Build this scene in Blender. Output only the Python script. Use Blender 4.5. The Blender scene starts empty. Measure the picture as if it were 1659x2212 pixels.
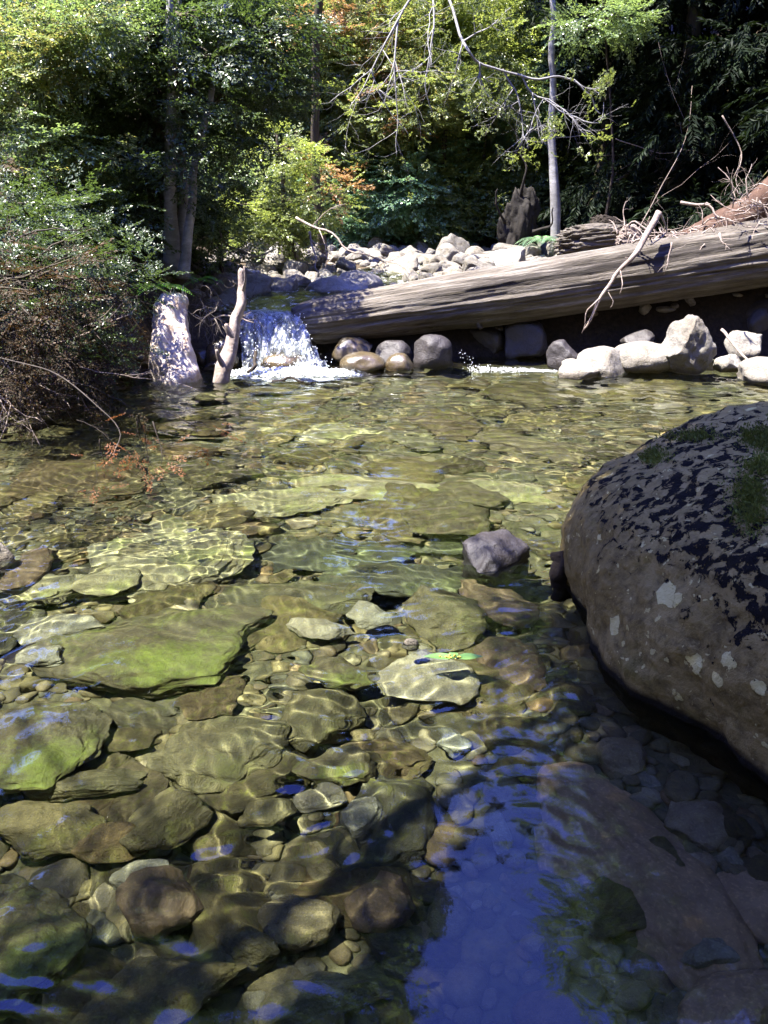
import bpy, bmesh, math, random
import numpy as np
from mathutils import Vector, Matrix

# ------------------------------------------------------------------ camera, world, sun
S = bpy.context.scene
PITCH = math.radians(20.7)
CAM_H = 1.6
cam_d = bpy.data.cameras.new("camera")
cam = bpy.data.objects.new("camera", cam_d)
S.collection.objects.link(cam)
cam.location = (0, 0, CAM_H)
cam.rotation_euler = (math.pi / 2 - PITCH, 0, 0)
cam_d.sensor_fit = 'VERTICAL'
cam_d.sensor_height = 24.0
cam_d.lens = 12.0 / math.tan(math.radians(31.85))
cam_d.clip_end = 500
cam_d.clip_start = 0.05
S.camera = cam

SUN_AZ = math.radians(-100)      # from +Y towards -X
SUN_EL = math.radians(66)
SV = Vector((math.sin(SUN_AZ) * math.cos(SUN_EL), math.cos(SUN_AZ) * math.cos(SUN_EL), math.sin(SUN_EL)))
world = bpy.data.worlds.new("World")
S.world = world
world.use_nodes = True
wn = world.node_tree
sky = wn.nodes.new('ShaderNodeTexSky')
sky.sky_type = 'NISHITA'
sky.sun_disc = False
sky.sun_elevation = SUN_EL
sky.sun_rotation = SUN_AZ
sky.air_density = 2.0
sky.dust_density = 0.0
sky.ozone_density = 4.0
hs = wn.nodes.new('ShaderNodeHueSaturation'); hs.inputs['Saturation'].default_value = 1.35; hs.inputs['Hue'].default_value = .55
wn.links.new(sky.outputs[0], hs.inputs['Color']); wn.links.new(hs.outputs[0], wn.nodes['Background'].inputs[0])
wn.nodes['Background'].inputs[1].default_value = 0.15
sun_d = bpy.data.lights.new("sun", 'SUN')
sun_d.energy = 4.6
sun_d.angle = math.radians(0.5)
sun_d.color = (1.0, 0.95, 0.86)
sun = bpy.data.objects.new("sun", sun_d)
S.collection.objects.link(sun)
sun.rotation_euler = SV.to_track_quat('Z', 'Y').to_euler()
sun.location = (0, 0, 30)
sun_d.cycles.is_caustics_light = True

S.view_settings.view_transform = 'Standard'
S.view_settings.look = 'None'
S.view_settings.exposure = 2.85
S.view_settings.gamma = 1
cy = S.cycles
cy.max_bounces = 10
cy.diffuse_bounces = 3
cy.glossy_bounces = 4
cy.transmission_bounces = 6
cy.transparent_max_bounces = 16
cy.caustics_reflective = False
cy.caustics_refractive = True
cy.sample_clamp_indirect = 4
cy.use_denoising = True

C = S.collection
rnd = random.Random(5)
nr = np.random.RandomState(11)

# ------------------------------------------------------------------ helpers
CP, SP = math.cos(PITCH), math.sin(PITCH)
def ray(u, v):
    a = (u - 829.5) / 1780.0; b = (v - 1106.0) / 1780.0
    return Vector((a, CP - b * SP, -SP - b * CP))
def at(u, v, z=0.0):
    """world point that the photograph shows at (u, v) at height z; below z=0 the ray bends at the water"""
    d = ray(u, v)
    t = (CAM_H - max(z, 0)) / -d.z
    p = Vector((0, 0, CAM_H)) + d * t
    if z < 0:
        n = d.normalized(); k = 1 / 1.42
        c = -n.z; s2 = k * k * (1 - c * c)
        r = n * k + Vector((0, 0, 1)) * (k * c - math.sqrt(1 - s2))
        p = p + r * (z / r.z)
    return p
def aty(u, v, y):
    d = ray(u, v); t = y / d.y
    return Vector((0, 0, CAM_H)) + d * t

def _hash(ix, iy, iz, seed):
    h = (ix * 374761393 + iy * 668265263 + iz * 2147483647 + seed * 1274126177) & 0xFFFFFFFF
    h = ((h ^ (h >> 13)) * 1274126177) & 0xFFFFFFFF
    h = ((h ^ (h >> 16)) * 2246822519) & 0xFFFFFFFF
    return ((h ^ (h >> 15)) & 0xFFFFFF) / float(0xFFFFFF) * 2 - 1
def vnoise(P, seed=0):
    P = np.asarray(P, float)
    i = np.floor(P).astype(np.int64); f = P - i
    f = f * f * f * (f * (f * 6 - 15) + 10)
    r = 0
    for dx in (0, 1):
        wx = f[:, 0] if dx else 1 - f[:, 0]
        for dy in (0, 1):
            wy = f[:, 1] if dy else 1 - f[:, 1]
            for dz in (0, 1):
                wz = f[:, 2] if dz else 1 - f[:, 2]
                r = r + wx * wy * wz * _hash(i[:, 0] + dx, i[:, 1] + dy, i[:, 2] + dz, seed)
    return r
def fbm(P, seed=0, octv=4, gain=.5):
    P = np.asarray(P, float); a = 1.0; r = 0
    for k in range(octv):
        r = r + a * vnoise(P + 17.3 * k, seed + k)
        P = P * 2.03; a *= gain
    return r
def smooth(e0, e1, x):
    t = np.clip((x - e0) / (e1 - e0), 0, 1)
    return t * t * (3 - 2 * t)

def make_mesh(name, V, F, smooth_sh=True):
    """F: int array (n,3) or (n,4), or list of such arrays"""
    me = bpy.data.meshes.new(name)
    if not isinstance(F, list): F = [F]
    F = [np.asarray(f, np.int32) for f in F if len(f)]
    V = np.asarray(V, np.float32)
    me.vertices.add(len(V)); me.vertices.foreach_set('co', V.ravel())
    nl = sum(f.size for f in F); npol = sum(len(f) for f in F)
    me.loops.add(nl); me.polygons.add(npol)
    me.loops.foreach_set('vertex_index', np.concatenate([f.ravel() for f in F]))
    starts = []; o = 0
    for f in F:
        starts.append(o + np.arange(len(f)) * f.shape[1]); o += f.size
    me.polygons.foreach_set('loop_start', np.concatenate(starts).astype(np.int32))
    me.polygons.foreach_set('use_smooth', np.full(npol, smooth_sh))
    me.update(calc_edges=True)
    return me
def link(name, me, mat=None, parent=None, loc=None, caustic=False):
    o = bpy.data.objects.new(name, me); C.objects.link(o)
    if mat is not None and me is not None and not me.materials: me.materials.append(mat)
    if parent is not None: o.parent = parent
    if loc is not None: o.location = loc
    if caustic: o.cycles.is_caustics_receiver = True
    return o
def tag(o, label=None, cat=None, group=None, kind=None):
    if label: o['label'] = label
    if cat: o['category'] = cat
    if group: o['group'] = group
    if kind: o['kind'] = kind
    return o
def empty(name, loc, label, cat, group=None):
    o = bpy.data.objects.new(name, None); C.objects.link(o); o.location = loc
    o.empty_display_size = .1
    return tag(o, label, cat, group)
class MB:
    """collects vertex / face arrays"""
    def __init__(s): s.V = []; s.T = []; s.Q = []; s.n = 0
    def add(s, V, T=None, Q=None):
        s.V.append(np.asarray(V, float))
        if T is not None and len(T): s.T.append(np.asarray(T) + s.n)
        if Q is not None and len(Q): s.Q.append(np.asarray(Q) + s.n)
        s.n += len(V)
    def mesh(s, name, sm=True):
        F = []
        if s.T: F.append(np.concatenate(s.T))
        if s.Q: F.append(np.concatenate(s.Q))
        return make_mesh(name, np.concatenate(s.V), F, sm)

# ------------------------------------------------------------------ node helpers / materials
def new_mat(name):
    m = bpy.data.materials.new(name); m.use_nodes = True
    nt = m.node_tree; nt.nodes.clear()
    out = nt.nodes.new('ShaderNodeOutputMaterial')
    return m, nt, out
class NT:
    def __init__(s, nt): s.nt = nt
    def n(s, t, ins=None, **kw):
        nd = s.nt.nodes.new(t)
        for k, v in kw.items(): setattr(nd, k, v)
        if ins:
            for k, v in ins.items():
                sock = nd.inputs[k]
                if isinstance(v, bpy.types.NodeSocket): s.nt.links.new(v, sock)
                else: sock.default_value = v
        return nd
    def noise(s, co, scale, detail=6, rough=.6, dist=0.0):
        return s.n('ShaderNodeTexNoise', {'Vector': co, 'Scale': scale, 'Detail': detail, 'Roughness': rough, 'Distortion': dist}).outputs[0]
    def ramp(s, fac, stops, interp='LINEAR'):
        r = s.nt.nodes.new('ShaderNodeValToRGB'); r.color_ramp.interpolation = interp
        e = r.color_ramp.elements
        while len(e) < len(stops): e.new(.5)
        for i, (p, c) in enumerate(stops):
            e[i].position = p
            e[i].color = (c, c, c, 1) if isinstance(c, (int, float)) else (c[0], c[1], c[2], 1)
        s.nt.links.new(fac, r.inputs[0]); return r.outputs[0]
    def mix(s, f, a, b, mode='MIX'):
        m = s.nt.nodes.new('ShaderNodeMix'); m.data_type = 'RGBA'; m.blend_type = mode
        for i, v in ((0, f), (6, a), (7, b)):
            if isinstance(v, bpy.types.NodeSocket): s.nt.links.new(v, m.inputs[i])
            elif i == 0: m.inputs[0].default_value = v
            else: m.inputs[i].default_value = (v[0], v[1], v[2], 1)
        return m.outputs[2]
    def math(s, op, a, b=0.0, clamp=False):
        m = s.nt.nodes.new('ShaderNodeMath'); m.operation = op; m.use_clamp = clamp
        for i, v in ((0, a), (1, b)):
            if isinstance(v, bpy.types.NodeSocket): s.nt.links.new(v, m.inputs[i])
            else: m.inputs[i].default_value = v
        return m.outputs[0]
    def bump(s, h, strength=.5, dist=.01, normal=None):
        ins = {'Height': h, 'Strength': strength, 'Distance': dist}
        if normal is not None: ins['Normal'] = normal
        return s.n('ShaderNodeBump', ins).outputs[0]
    def map(s, co, scale=(1, 1, 1), loc=(0, 0, 0)):
        return s.n('ShaderNodeMapping', {'Vector': co, 'Scale': scale, 'Location': loc}).outputs[0]

def principled(t, out, col, rough, normal=None, spec=.5, **kw):
    ins = {'Base Color': col if isinstance(col, bpy.types.NodeSocket) else (*col, 1), 'Roughness': rough, 'Specular IOR Level': spec}
    if normal is not None: ins['Normal'] = normal
    ins.update(kw)
    p = t.n('ShaderNodeBsdfPrincipled', ins)
    t.nt.links.new(p.outputs[0], out.inputs[0]); return p

def stone_mat(name, cols, rough=.75, island=False, moss=None, moss_amt=.5, wet=0.0, scale=1.0, bumpd=.01, vary=.5, coord='Object'):
    """cols: list of base colours picked per stone; moss: colour of algae on upward faces"""
    m, nt, out = new_mat(name); t = NT(nt)
    co = t.n('ShaderNodeTexCoord').outputs['Object']
    if island:
        geo = t.n('ShaderNodeNewGeometry'); r = geo.outputs['Random Per Island']
    else:
        r = t.n('ShaderNodeObjectInfo').outputs['Random']
    stops = [(i / max(1, len(cols) - 1), c) for i, c in enumerate(cols)]
    base = t.ramp(r, stops)
    n1 = t.noise(co, 3 * scale, 8, .65, .4)
    n2 = t.noise(co, 22 * scale, 6, .7)
    n3 = t.noise(co, 90 * scale, 3, .6)
    k = t.ramp(n1, [(.3, 1 - vary), (.7, 1 + .0)])
    base = t.mix(1.0, base, k, 'MULTIPLY')
    sp = t.ramp(n2, [(.35, .62), (.5, .95), (.68, 1.0)])
    base = t.mix(.8, base, sp, 'MULTIPLY')
    base = t.mix(t.ramp(n3, [(.52, 0.0), (.72, .8)]), base, t.mix(1.0, base, (1.75, 1.72, 1.65), 'MULTIPLY'))
    pz = t.n('ShaderNodeSeparateXYZ', {0: t.n('ShaderNodeNewGeometry').outputs['Position']}).outputs[2]
    wl = t.math('MULTIPLY', t.ramp(t.math('ADD', pz, t.math('MULTIPLY', n1, -.05)), [(0.0, 1.0), (.035, 0.0)]), t.ramp(pz, [(0.0, 0.0), (.002, 1.0)]))
    base = t.mix(t.math('MULTIPLY', wl, .75), base, t.mix(1.0, base, (.30, .27, .22), 'MULTIPLY'))
    n6 = t.noise(t.map(co, loc=(5, 2, 9)), 1.1 * scale, 5, .7, 1.2)
    base = t.mix(t.ramp(n6, [(.48, 0.0), (.62, .55)]), base, t.mix(1.0, base, (.62, .52, .38), 'MULTIPLY'))
    if moss is not None:
        geo2 = t.n('ShaderNodeNewGeometry')
        up = t.n('ShaderNodeSeparateXYZ', {0: geo2.outputs['Normal']}).outputs[2]
        nm = t.noise(co, 2.2 * scale, 7, .7)
        f = t.math('ADD', t.math('MULTIPLY', up, .16), nm)
        f = t.math('ADD', f, t.math('MULTIPLY', n2, .12)); f = t.math('ADD', f, t.math('MULTIPLY', t.math('SUBTRACT', n3, .5), .16))
        f = t.ramp(f, [(.80 - .22 * moss_amt, 0.0), (1.0 - .22 * moss_amt, .9)])
        mc = t.mix(t.ramp(n2, [(.3, 0.0), (.7, 1.0)]), moss, [c * 1.6 for c in moss])
        base = t.mix(f, base, mc)
    h = t.math('ADD', t.math('MULTIPLY', n1, 1.0), t.math('MULTIPLY', n2, .35))
    h = t.math('ADD', h, t.math('MULTIPLY', n3, .16))
    nb = t.bump(h, 1.0, bumpd * 1.8)
    principled(t, out, base, rough, nb, .4 + wet)
    return m

M = {}
M['dry_stone'] = stone_mat('dry_stone', [(.25, .235, .20), (.31, .285, .24), (.20, .185, .16), (.28, .245, .19), (.33, .315, .28)], .85, bumpd=.022, vary=.5)
M['bed_stone'] = stone_mat('bed_stone', [(0.1105, 0.0892, 0.0340), (0.1615, 0.1275, 0.0510), (0.0723, 0.0595, 0.0272), (0.1870, 0.1487, 0.0638), (0.0850, 0.0808, 0.0510), (0.1275, 0.0850, 0.0340), (0.1700, 0.1615, 0.1020)], .75,
                           moss=(0.0935, 0.0935, 0.0127), moss_amt=.35, scale=2, bumpd=.012)
M['gravel'] = stone_mat('gravel', [(.12, .10, .04), (.17, .14, .06), (.08, .068, .035), (.20, .165, .08), (.10, .10, .065), (.14, .09, .035), (.24, .22, .14)], .75, island=True, scale=3, bumpd=.006)
M['bed_algae'] = stone_mat('bed_algae', [(.24, .22, .125), (.28, .255, .15)], .8, moss=(.14, .155, .04), moss_amt=.4, scale=1.6, bumpd=.015)
M['bed_brown'] = stone_mat('bed_brown', [(.085, .058, .034), (.115, .078, .045)], .8, scale=1.0, bumpd=.006, vary=.4)
M['bed_brown_lifted'] = stone_mat('bed_brown_brightened', [(.28, .185, .095), (.31, .205, .105)], .8, scale=1.0, bumpd=.006, vary=.4)  # copy of the brown stone, brightened to offset dim light at near right
M['wet_stone'] = stone_mat('wet_stone', [(0.12, 0.084, 0.036), (0.096, 0.078, 0.048)], .25, wet=.3, bumpd=.008)
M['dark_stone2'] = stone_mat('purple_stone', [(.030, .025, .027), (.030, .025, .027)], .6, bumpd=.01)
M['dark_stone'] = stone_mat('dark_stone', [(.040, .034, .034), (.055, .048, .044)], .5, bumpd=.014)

def ground_mat(name, c1, c2, c3):
    m, nt, out = new_mat(name); t = NT(nt)
    co = t.n('ShaderNodeTexCoord').outputs['Object']
    n1 = t.noise(co, 1.5, 8, .7, .5); n2 = t.noise(co, 25, 6, .7)
    c = t.mix(t.ramp(n1, [(.3, 0.0), (.7, 1.0)]), c1, c2)
    c = t.mix(t.ramp(n2, [(.4, 0.0), (.7, 1.0)]), c, c3)
    h = t.math('ADD', n1, t.math('MULTIPLY', n2, .4))
    principled(t, out, c, .9, t.bump(h, .9, .04), .2)
    return m
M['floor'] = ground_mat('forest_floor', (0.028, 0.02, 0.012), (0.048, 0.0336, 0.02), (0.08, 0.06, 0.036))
M['shaded_soil'] = ground_mat('shade_darkened_soil', (.006, .005, .004), (.014, .010, .007), (.028, .02, .014))  # soil blackened to put the shade under the log into the ground
M['bed'] = ground_mat('river_bed', (0.065, 0.06, 0.03), (0.11, 0.1, 0.055), (0.045, 0.0425, 0.025))

def water_mat():
    m, nt, out = new_mat('water'); t = NT(nt)
    g = t.n('ShaderNodeBsdfGlass', {'Color': (.92, .97, .88, 1), 'Roughness': 0.0, 'IOR': 1.42})
    nt.links.new(g.outputs[0], out.inputs[0])
    return m
M['water'] = water_mat()

# ------------------------------------------------------------------ terrain height
def bank_left_x(y):      # x of the left water edge at y
    return np.interp(y, [-6, 1, 3.5, 5.0, 5.8, 6.8, 7.6, 8.3, 8.9], [-5, -4.2, -3.4, -3.1, -3.0, -2.6, -2.2, -1.75, -1.6])
def hgt(x, y):
    x = np.asarray(x, float); y = np.asarray(y, float)
    P = np.stack([x, y, np.zeros_like(x)], -1)
    bed = -.30 - .30 * np.exp(-((x - .2) ** 2 / 1.0 + (y - 3.75) ** 2 / .30)) + .05 * fbm(P * 1.3, 3, 4)
    bed = bed - .10 * smooth(4.5, 7, y)
    # far side step
    step = smooth(8.45, 9.25, y - .25 * smooth(.4, 1.4, x))
    step = np.maximum(step, .12 * smooth(8.2, 8.6, y) * smooth(1.6, 2.4, x))
    far = .42 + .05 * np.maximum(y - 9, 0) * .6 + .05 * fbm(P * .9, 5, 3)
    chan = np.exp(-((x + 1.05 - .25 * (y - 9)) ** 2) / .5) * smooth(8, 9, y)
    far = far - .16 * chan
    under = .36 + (x + .93) * .147 - .12
    far = np.maximum(far, (under + .04 * fbm(P * 4, 15, 3)) * smooth(.3, 1.2, x) * (1 - smooth(9.6, 12.5, y)))
    z = bed * (1 - step) + far * step
    # left bank
    dl = bank_left_x(np.minimum(y, 8.9)) - .9 * smooth(10.5, 15, y) - x
    lb = smooth(-.15, 1.3, dl) * (1.15 + .1 * fbm(P * 1.5, 8, 3)) + np.maximum(dl - 1.0, 0) * .45
    z = np.maximum(z, z * (1 - smooth(-.2, .8, dl)) + lb * smooth(-.2, .5, dl))
    # right bank
    xr = np.interp(y, [-6, 2, 4.5, 6.5, 8.5, 12, 16], [3.6, 3.4, 4.2, 4.8, 5.2, 6.4, 6.5])
    dr = x - xr
    z = z + smooth(-.3, 1.2, dr) * .7 + np.maximum(dr - .8, 0) * .45
    # hillside at the back, and behind the viewer
    z = z + np.maximum(y - 17.5, 0) * .42
    z = z + np.maximum(-3.0 - y, 0) * .35
    return z
def h1(x, y): return float(hgt(np.array([x]), np.array([y]))[0])

def grid(xs, ys):
    X, Y = np.meshgrid(xs, ys)
    nx, ny = len(xs), len(ys)
    idx = np.arange(nx * ny).reshape(ny, nx)
    Q = np.stack([idx[:-1, :-1], idx[:-1, 1:], idx[1:, 1:], idx[1:, :-1]], -1).reshape(-1, 4)
    return X.ravel(), Y.ravel(), Q
def spaced(*segs):
    r = []
    for a, b, s in segs: r += list(np.arange(a, b, s))
    r.append(segs[-1][1]); return np.array(r)
xs = spaced((-60, -8, 2), (-8, -3.5, .25), (-3.5, 5.5, .07), (5.5, 10, .25), (10, 60, 2))
ys = spaced((-40, -3, 2), (-3, .8, .25), (.8, 10, .07), (10, 18, .25), (18, 70, 2))
X, Y, Q = grid(xs, ys)
Z = hgt(X, Y)
me = make_mesh('ground', np.stack([X, Y, Z], -1), Q)
me.materials.append(M['bed']); me.materials.append(M['floor']); me.materials.append(M['shaded_soil'])
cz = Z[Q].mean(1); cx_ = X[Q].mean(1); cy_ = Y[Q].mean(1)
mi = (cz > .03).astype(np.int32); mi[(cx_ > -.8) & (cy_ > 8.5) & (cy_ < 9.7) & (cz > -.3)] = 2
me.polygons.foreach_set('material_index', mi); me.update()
g = link('ground', me, None, caustic=True); tag(g, kind='structure')

# ------------------------------------------------------------------ pool water
def waves(X, Y):
    w = np.zeros_like(X); rs = np.random.RandomState(3)
    P = np.stack([X, Y, np.zeros_like(X)], -1)
    wx = X + .10 * vnoise(P * 1.7, 21) + .03 * vnoise(P * 5, 22); wy = Y + .10 * vnoise(P * 1.7, 23) + .03 * vnoise(P * 5, 24)
    calm = .22 + .78 * smooth(-.35, .45, vnoise(P * np.array([.9, .9, 1]) + 3.1, 31))
    far = smooth(4.2, 6.0, Y)
    quiet = 1 - .72 * smooth(-.35, .15, X) * (1 - smooth(2.2, 3.0, Y))
    for lam, amp, n in ((.42, .0020, 7), (.21, .0015, 10), (.12, .0018, 14), (.075, .0016, 18)):
        for i in range(n):
            l = lam * rs.uniform(.75, 1.3); th = rs.uniform(0, 2 * math.pi)
            if i % 2: th = math.pi / 2 + rs.normal(0, .5)
            k = 2 * math.pi / l
            aa = amp * rs.uniform(.5, 1.2) / math.sqrt(n) * 1.5 * quiet
            if lam < .15: aa = aa * calm * (1 - .65 * far)
            w += aa * np.sin(k * (math.cos(th) * wx + math.sin(th) * wy) + rs.uniform(0, 6.28)) * (1 + 1.2 * far * (lam > .15))
    for i in range(14):
        l = .10 * rs.uniform(.7, 1.5); th = math.pi / 2 + rs.normal(0, .28); k = 2 * math.pi / l
        w += .0010 * rs.uniform(.5, 1.2) / math.sqrt(14) * 1.6 * far * (.5 + .5 * calm) * np.sin(k * (math.cos(th) * wx + math.sin(th) * wy) + rs.uniform(0, 6.28))
    return w
xs = spaced((-9, -3.5, .25), (-3.5, -2.4, .05), (-2.4, 1.6, .009), (1.6, 5.2, .03), (5.2, 9, .4))
ys = spaced((-5, .6, .3), (.6, 1.1, .05), (1.1, 4.4, .009), (4.4, 8.0, .016), (8.0, 9.6, .03))
X, Y, Q = grid(xs, ys)
Z = waves(X, Y)
me = make_mesh('water', np.stack([X, Y, Z], -1), Q)
wtr = link('pool_water', me, M['water']); tag(wtr, kind='structure')
wtr.cycles.is_caustics_caster = True

# ------------------------------------------------------------------ rocks
_ico = {}
def ico(sub):
    if sub not in _ico:
        bm = bmesh.new(); bmesh.ops.create_icosphere(bm, subdivisions=sub, radius=1)
        V = np.array([v.co[:] for v in bm.verts]); F = np.array([[v.index for v in f.verts] for f in bm.faces])
        bm.free(); _ico[sub] = (V, F)
    return _ico[sub]
def rock_verts(seed, sub=4, facets=9, cut=(.55, .95), rough=.10, fine=.02, boxy=0.0):
    V, F = ico(sub); V = V.copy(); rs = np.random.RandomState(seed)
    if boxy: V = np.sign(V) * np.abs(V) ** (1 - boxy); V /= np.abs(V).max()
    for k in range(facets):
        n = rs.normal(size=3); n /= np.linalg.norm(n); d = rs.uniform(*cut)
        ex = np.maximum(V @ n - d, 0); V = V - np.outer(ex * .88, n)
    V = V * (1 + rough * fbm(V * 1.4 + seed, seed, 4))[:, None]
    V = V + fine * np.stack([fbm(V * 5 + 9 * k + seed, seed + k, 3) for k in range(3)], -1)
    ex = (V.max(0) - V.min(0)) / 2; V = (V - (V.max(0) + V.min(0)) / 2) / ex
    return V, F
def rock(name, loc, size, seed, mat, label=None, cat='rock', group=None, rotz=0.0, tilt=(0, 0), sub=4, **kw):
    V, F = rock_verts(seed, sub, **kw)
    V = V * np.array(size)
    o = link(name, make_mesh(name, V, F), mat, caustic=True)
    o.location = loc; o.rotation_euler = (tilt[0], tilt[1], rotz)
    return tag(o, label, cat, group)


def rock_box(name, u0, u1, v0, v1, z0, mat, seed, label, depth=.8, sink=.25, cat='rock', rotz=None, group=None, sub=4, **kw):
    """a rock whose visible outline spans u0..u1, v0..v1 and whose front foot stands at height z0"""
    um = (u0 + u1) / 2; p = at(um, v1, z0)
    y = p.y
    for _ in range(3):
        w = (aty(u1, v1, y).x - aty(u0, v1, y).x) / 2
        y = p.y + w * depth * .8
    top = aty(um, v0, y).z
    hz = (top - z0)
    sz = hz * (1 + sink) / 2
    return rock(name, (aty(um, v1, y).x, y, top - sz), (w, w * depth, sz), seed, mat, label, cat, group, rotz=rotz or 0.0, sub=sub, **kw)
def rock_under(name, u, v, w, h, z, thick, mat, seed, label, cat='rock', group=None, ang=0.0, sub=4, **kw):
    A, B = at(u - w / 2, v, z), at(u + w / 2, v, z); Cn, D = at(u, v - h / 2, z), at(u, v + h / 2, z)
    p = at(u, v, z)
    a = kw.pop('asp', 1)
    return rock(name, p, ((B - A).length / 2, (D - Cn).length / 2, thick), seed, mat, label, cat, group, rotz=ang, sub=sub, **kw)

# ------------------------------------------------------------------ the lichen boulder in the foreground
def boulder_mat():
    m, nt, out = new_mat('lichen_rock'); t = NT(nt)
    co = t.n('ShaderNodeTexCoord').outputs['Object']
    sep = t.n('ShaderNodeSeparateXYZ', {0: co}); z = sep.outputs[2]
    n1 = t.noise(co, 2.0, 9, .65, .3); n2 = t.noise(co, 18, 7, .72, .2); n3 = t.noise(co, 70, 4, .7)
    base = t.mix(t.ramp(n1, [(.32, 0.0), (.68, 1.0)]), (0.1982, 0.1402, 0.0390), (0.3434, 0.2544, 0.0800))
    base = t.mix(t.ramp(n2, [(.36, .75), (.55, 0.0)]), base, (0.0727, 0.0518, 0.0149))
    base = t.mix(t.ramp(n3, [(.58, 0.0), (.7, .5)]), base, (0.4489, 0.3428, 0.1114))
    # pale bloom towards the lower right, green film in a band
    n4 = t.noise(co, 3.2, 7, .7, .6)
    base = t.mix(t.ramp(n4, [(.55, 0.0), (.66, .55)]), base, (0.1123, 0.0988, 0.0112))
    n5 = t.noise(t.map(co, loc=(3, 1, 7)), 2.6, 8, .75, .8)
    base = t.mix(t.ramp(n5, [(.57, 0.0), (.68, .6)]), base, (0.3964, 0.2962, 0.0985))
    # top: lighter towards the crest
    topf = t.ramp(z, [(.42, 0.0), (.78, 1.0)])
    base = t.mix(t.math('MULTIPLY', topf, .5), base, (0.3964, 0.3116, 0.1152))
    # white lichen patches: few, crisp
    nv = t.n('ShaderNodeVectorMath', {0: co, 1: t.n('ShaderNodeTexNoise', {'Vector': co, 'Scale': 14.0, 'Detail': 3.0}).outputs[1]}, operation='MULTIPLY_ADD')
    nd = t.n('ShaderNodeTexNoise', {'Vector': co, 'Scale': 16.0, 'Detail': 4.0}).outputs[1]
    w = t.n('ShaderNodeVectorMath', {0: nd, 1: (.09, .09, .09), 2: co}, operation='MULTIPLY_ADD').outputs[0]
    vor = t.n('ShaderNodeTexVoronoi', {'Vector': w, 'Scale': 9.0, 'Randomness': 1.0})
    dist, vc = vor.outputs['Distance'], vor.outputs['Color']
    pick = t.n('ShaderNodeSeparateColor', {0: vc}).outputs[0]
    rad = t.math('MULTIPLY', t.ramp(pick, [(.42, .0), (.5, .16), (.97, .46)]), t.ramp(t.noise(co, 1.7, 2, .5), [(.38, .25), (.6, 1.0)]))
    wf = t.ramp(t.math('SUBTRACT', rad, dist), [(.0, 0.0), (.025, 1.0)])
    vor2 = t.n('ShaderNodeTexVoronoi', {'Vector': w, 'Scale': 34.0, 'Randomness': 1.0})
    pk2 = t.n('ShaderNodeSeparateColor', {0: vor2.outputs['Color']}).outputs[1]
    wf2 = t.ramp(t.math('SUBTRACT', t.math('MULTIPLY', t.ramp(pk2, [(.5, 0.0), (1.0, .55)]), t.ramp(n5, [(.45, .3), (.6, 1.0)])), vor2.outputs['Distance']), [(0, 0.0), (.05, 1.0)])
    wall = t.math('MAXIMUM', wf, t.math('MULTIPLY', wf2, .8))
    base = t.mix(t.math('MULTIPLY', wall, .9), base, (0.6605, 0.5610, 0.1932))
    # black moss-like lichen: the upper third, in ragged blots
    nb = t.noise(w, 19, 5, .62, .1); nbig = t.noise(co, 2.2, 3, .5)
    band = t.ramp(z, [(.30, .0), (.46, .85), (.60, 1.0), (.80, .8)])
    bsum = t.math('ADD', t.math('MULTIPLY', band, .19), t.math('ADD', nb, t.math('MULTIPLY', nbig, .22)))
    bf = t.ramp(bsum, [(.80, 0.0), (.825, 1.0)])
    base = t.mix(bf, base, (0.0076, 0.0065, 0.0040))
    h = t.math('ADD', t.math('MULTIPLY', n1, .8), t.math('MULTIPLY', n2, .5))
    h = t.math('ADD', h, t.math('MULTIPLY', n3, .14))
    h = t.math('ADD', h, t.math('ADD', t.math('MULTIPLY', bf, .35), t.math('MULTIPLY', wall, .08)))
    # wet dark band at the waterline
    wet = t.ramp(z, [(.02, 1.0), (.05, 0.0)])
    base = t.mix(wet, base, (0.0115, 0.0097, 0.0048))
    principled(t, out, base, .82, t.bump(h, 1.0, .035), .12)
    return m
def moss_mesh(pts, nrm, n_each, size, seed):
    rs = np.random.RandomState(seed)
    P = np.repeat(pts, n_each, 0) + rs.normal(0, .012, (len(pts) * n_each, 3))
    N = np.repeat(nrm, n_each, 0) + rs.normal(0, .45, (len(P), 3)); N /= np.linalg.norm(N, axis=1)[:, None]
    T = np.cross(N, rs.normal(size=N.shape)); T /= np.linalg.norm(T, axis=1)[:, None]
    L = size * rs.uniform(.5, 1.4, len(P))[:, None]; w = L * .22
    V = np.stack([P, P + N * L * .5 + T * w, P + N * L, P + N * L * .5 - T * w], 1).reshape(-1, 3)
    return V, np.arange(len(V)).reshape(-1, 4)
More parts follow.
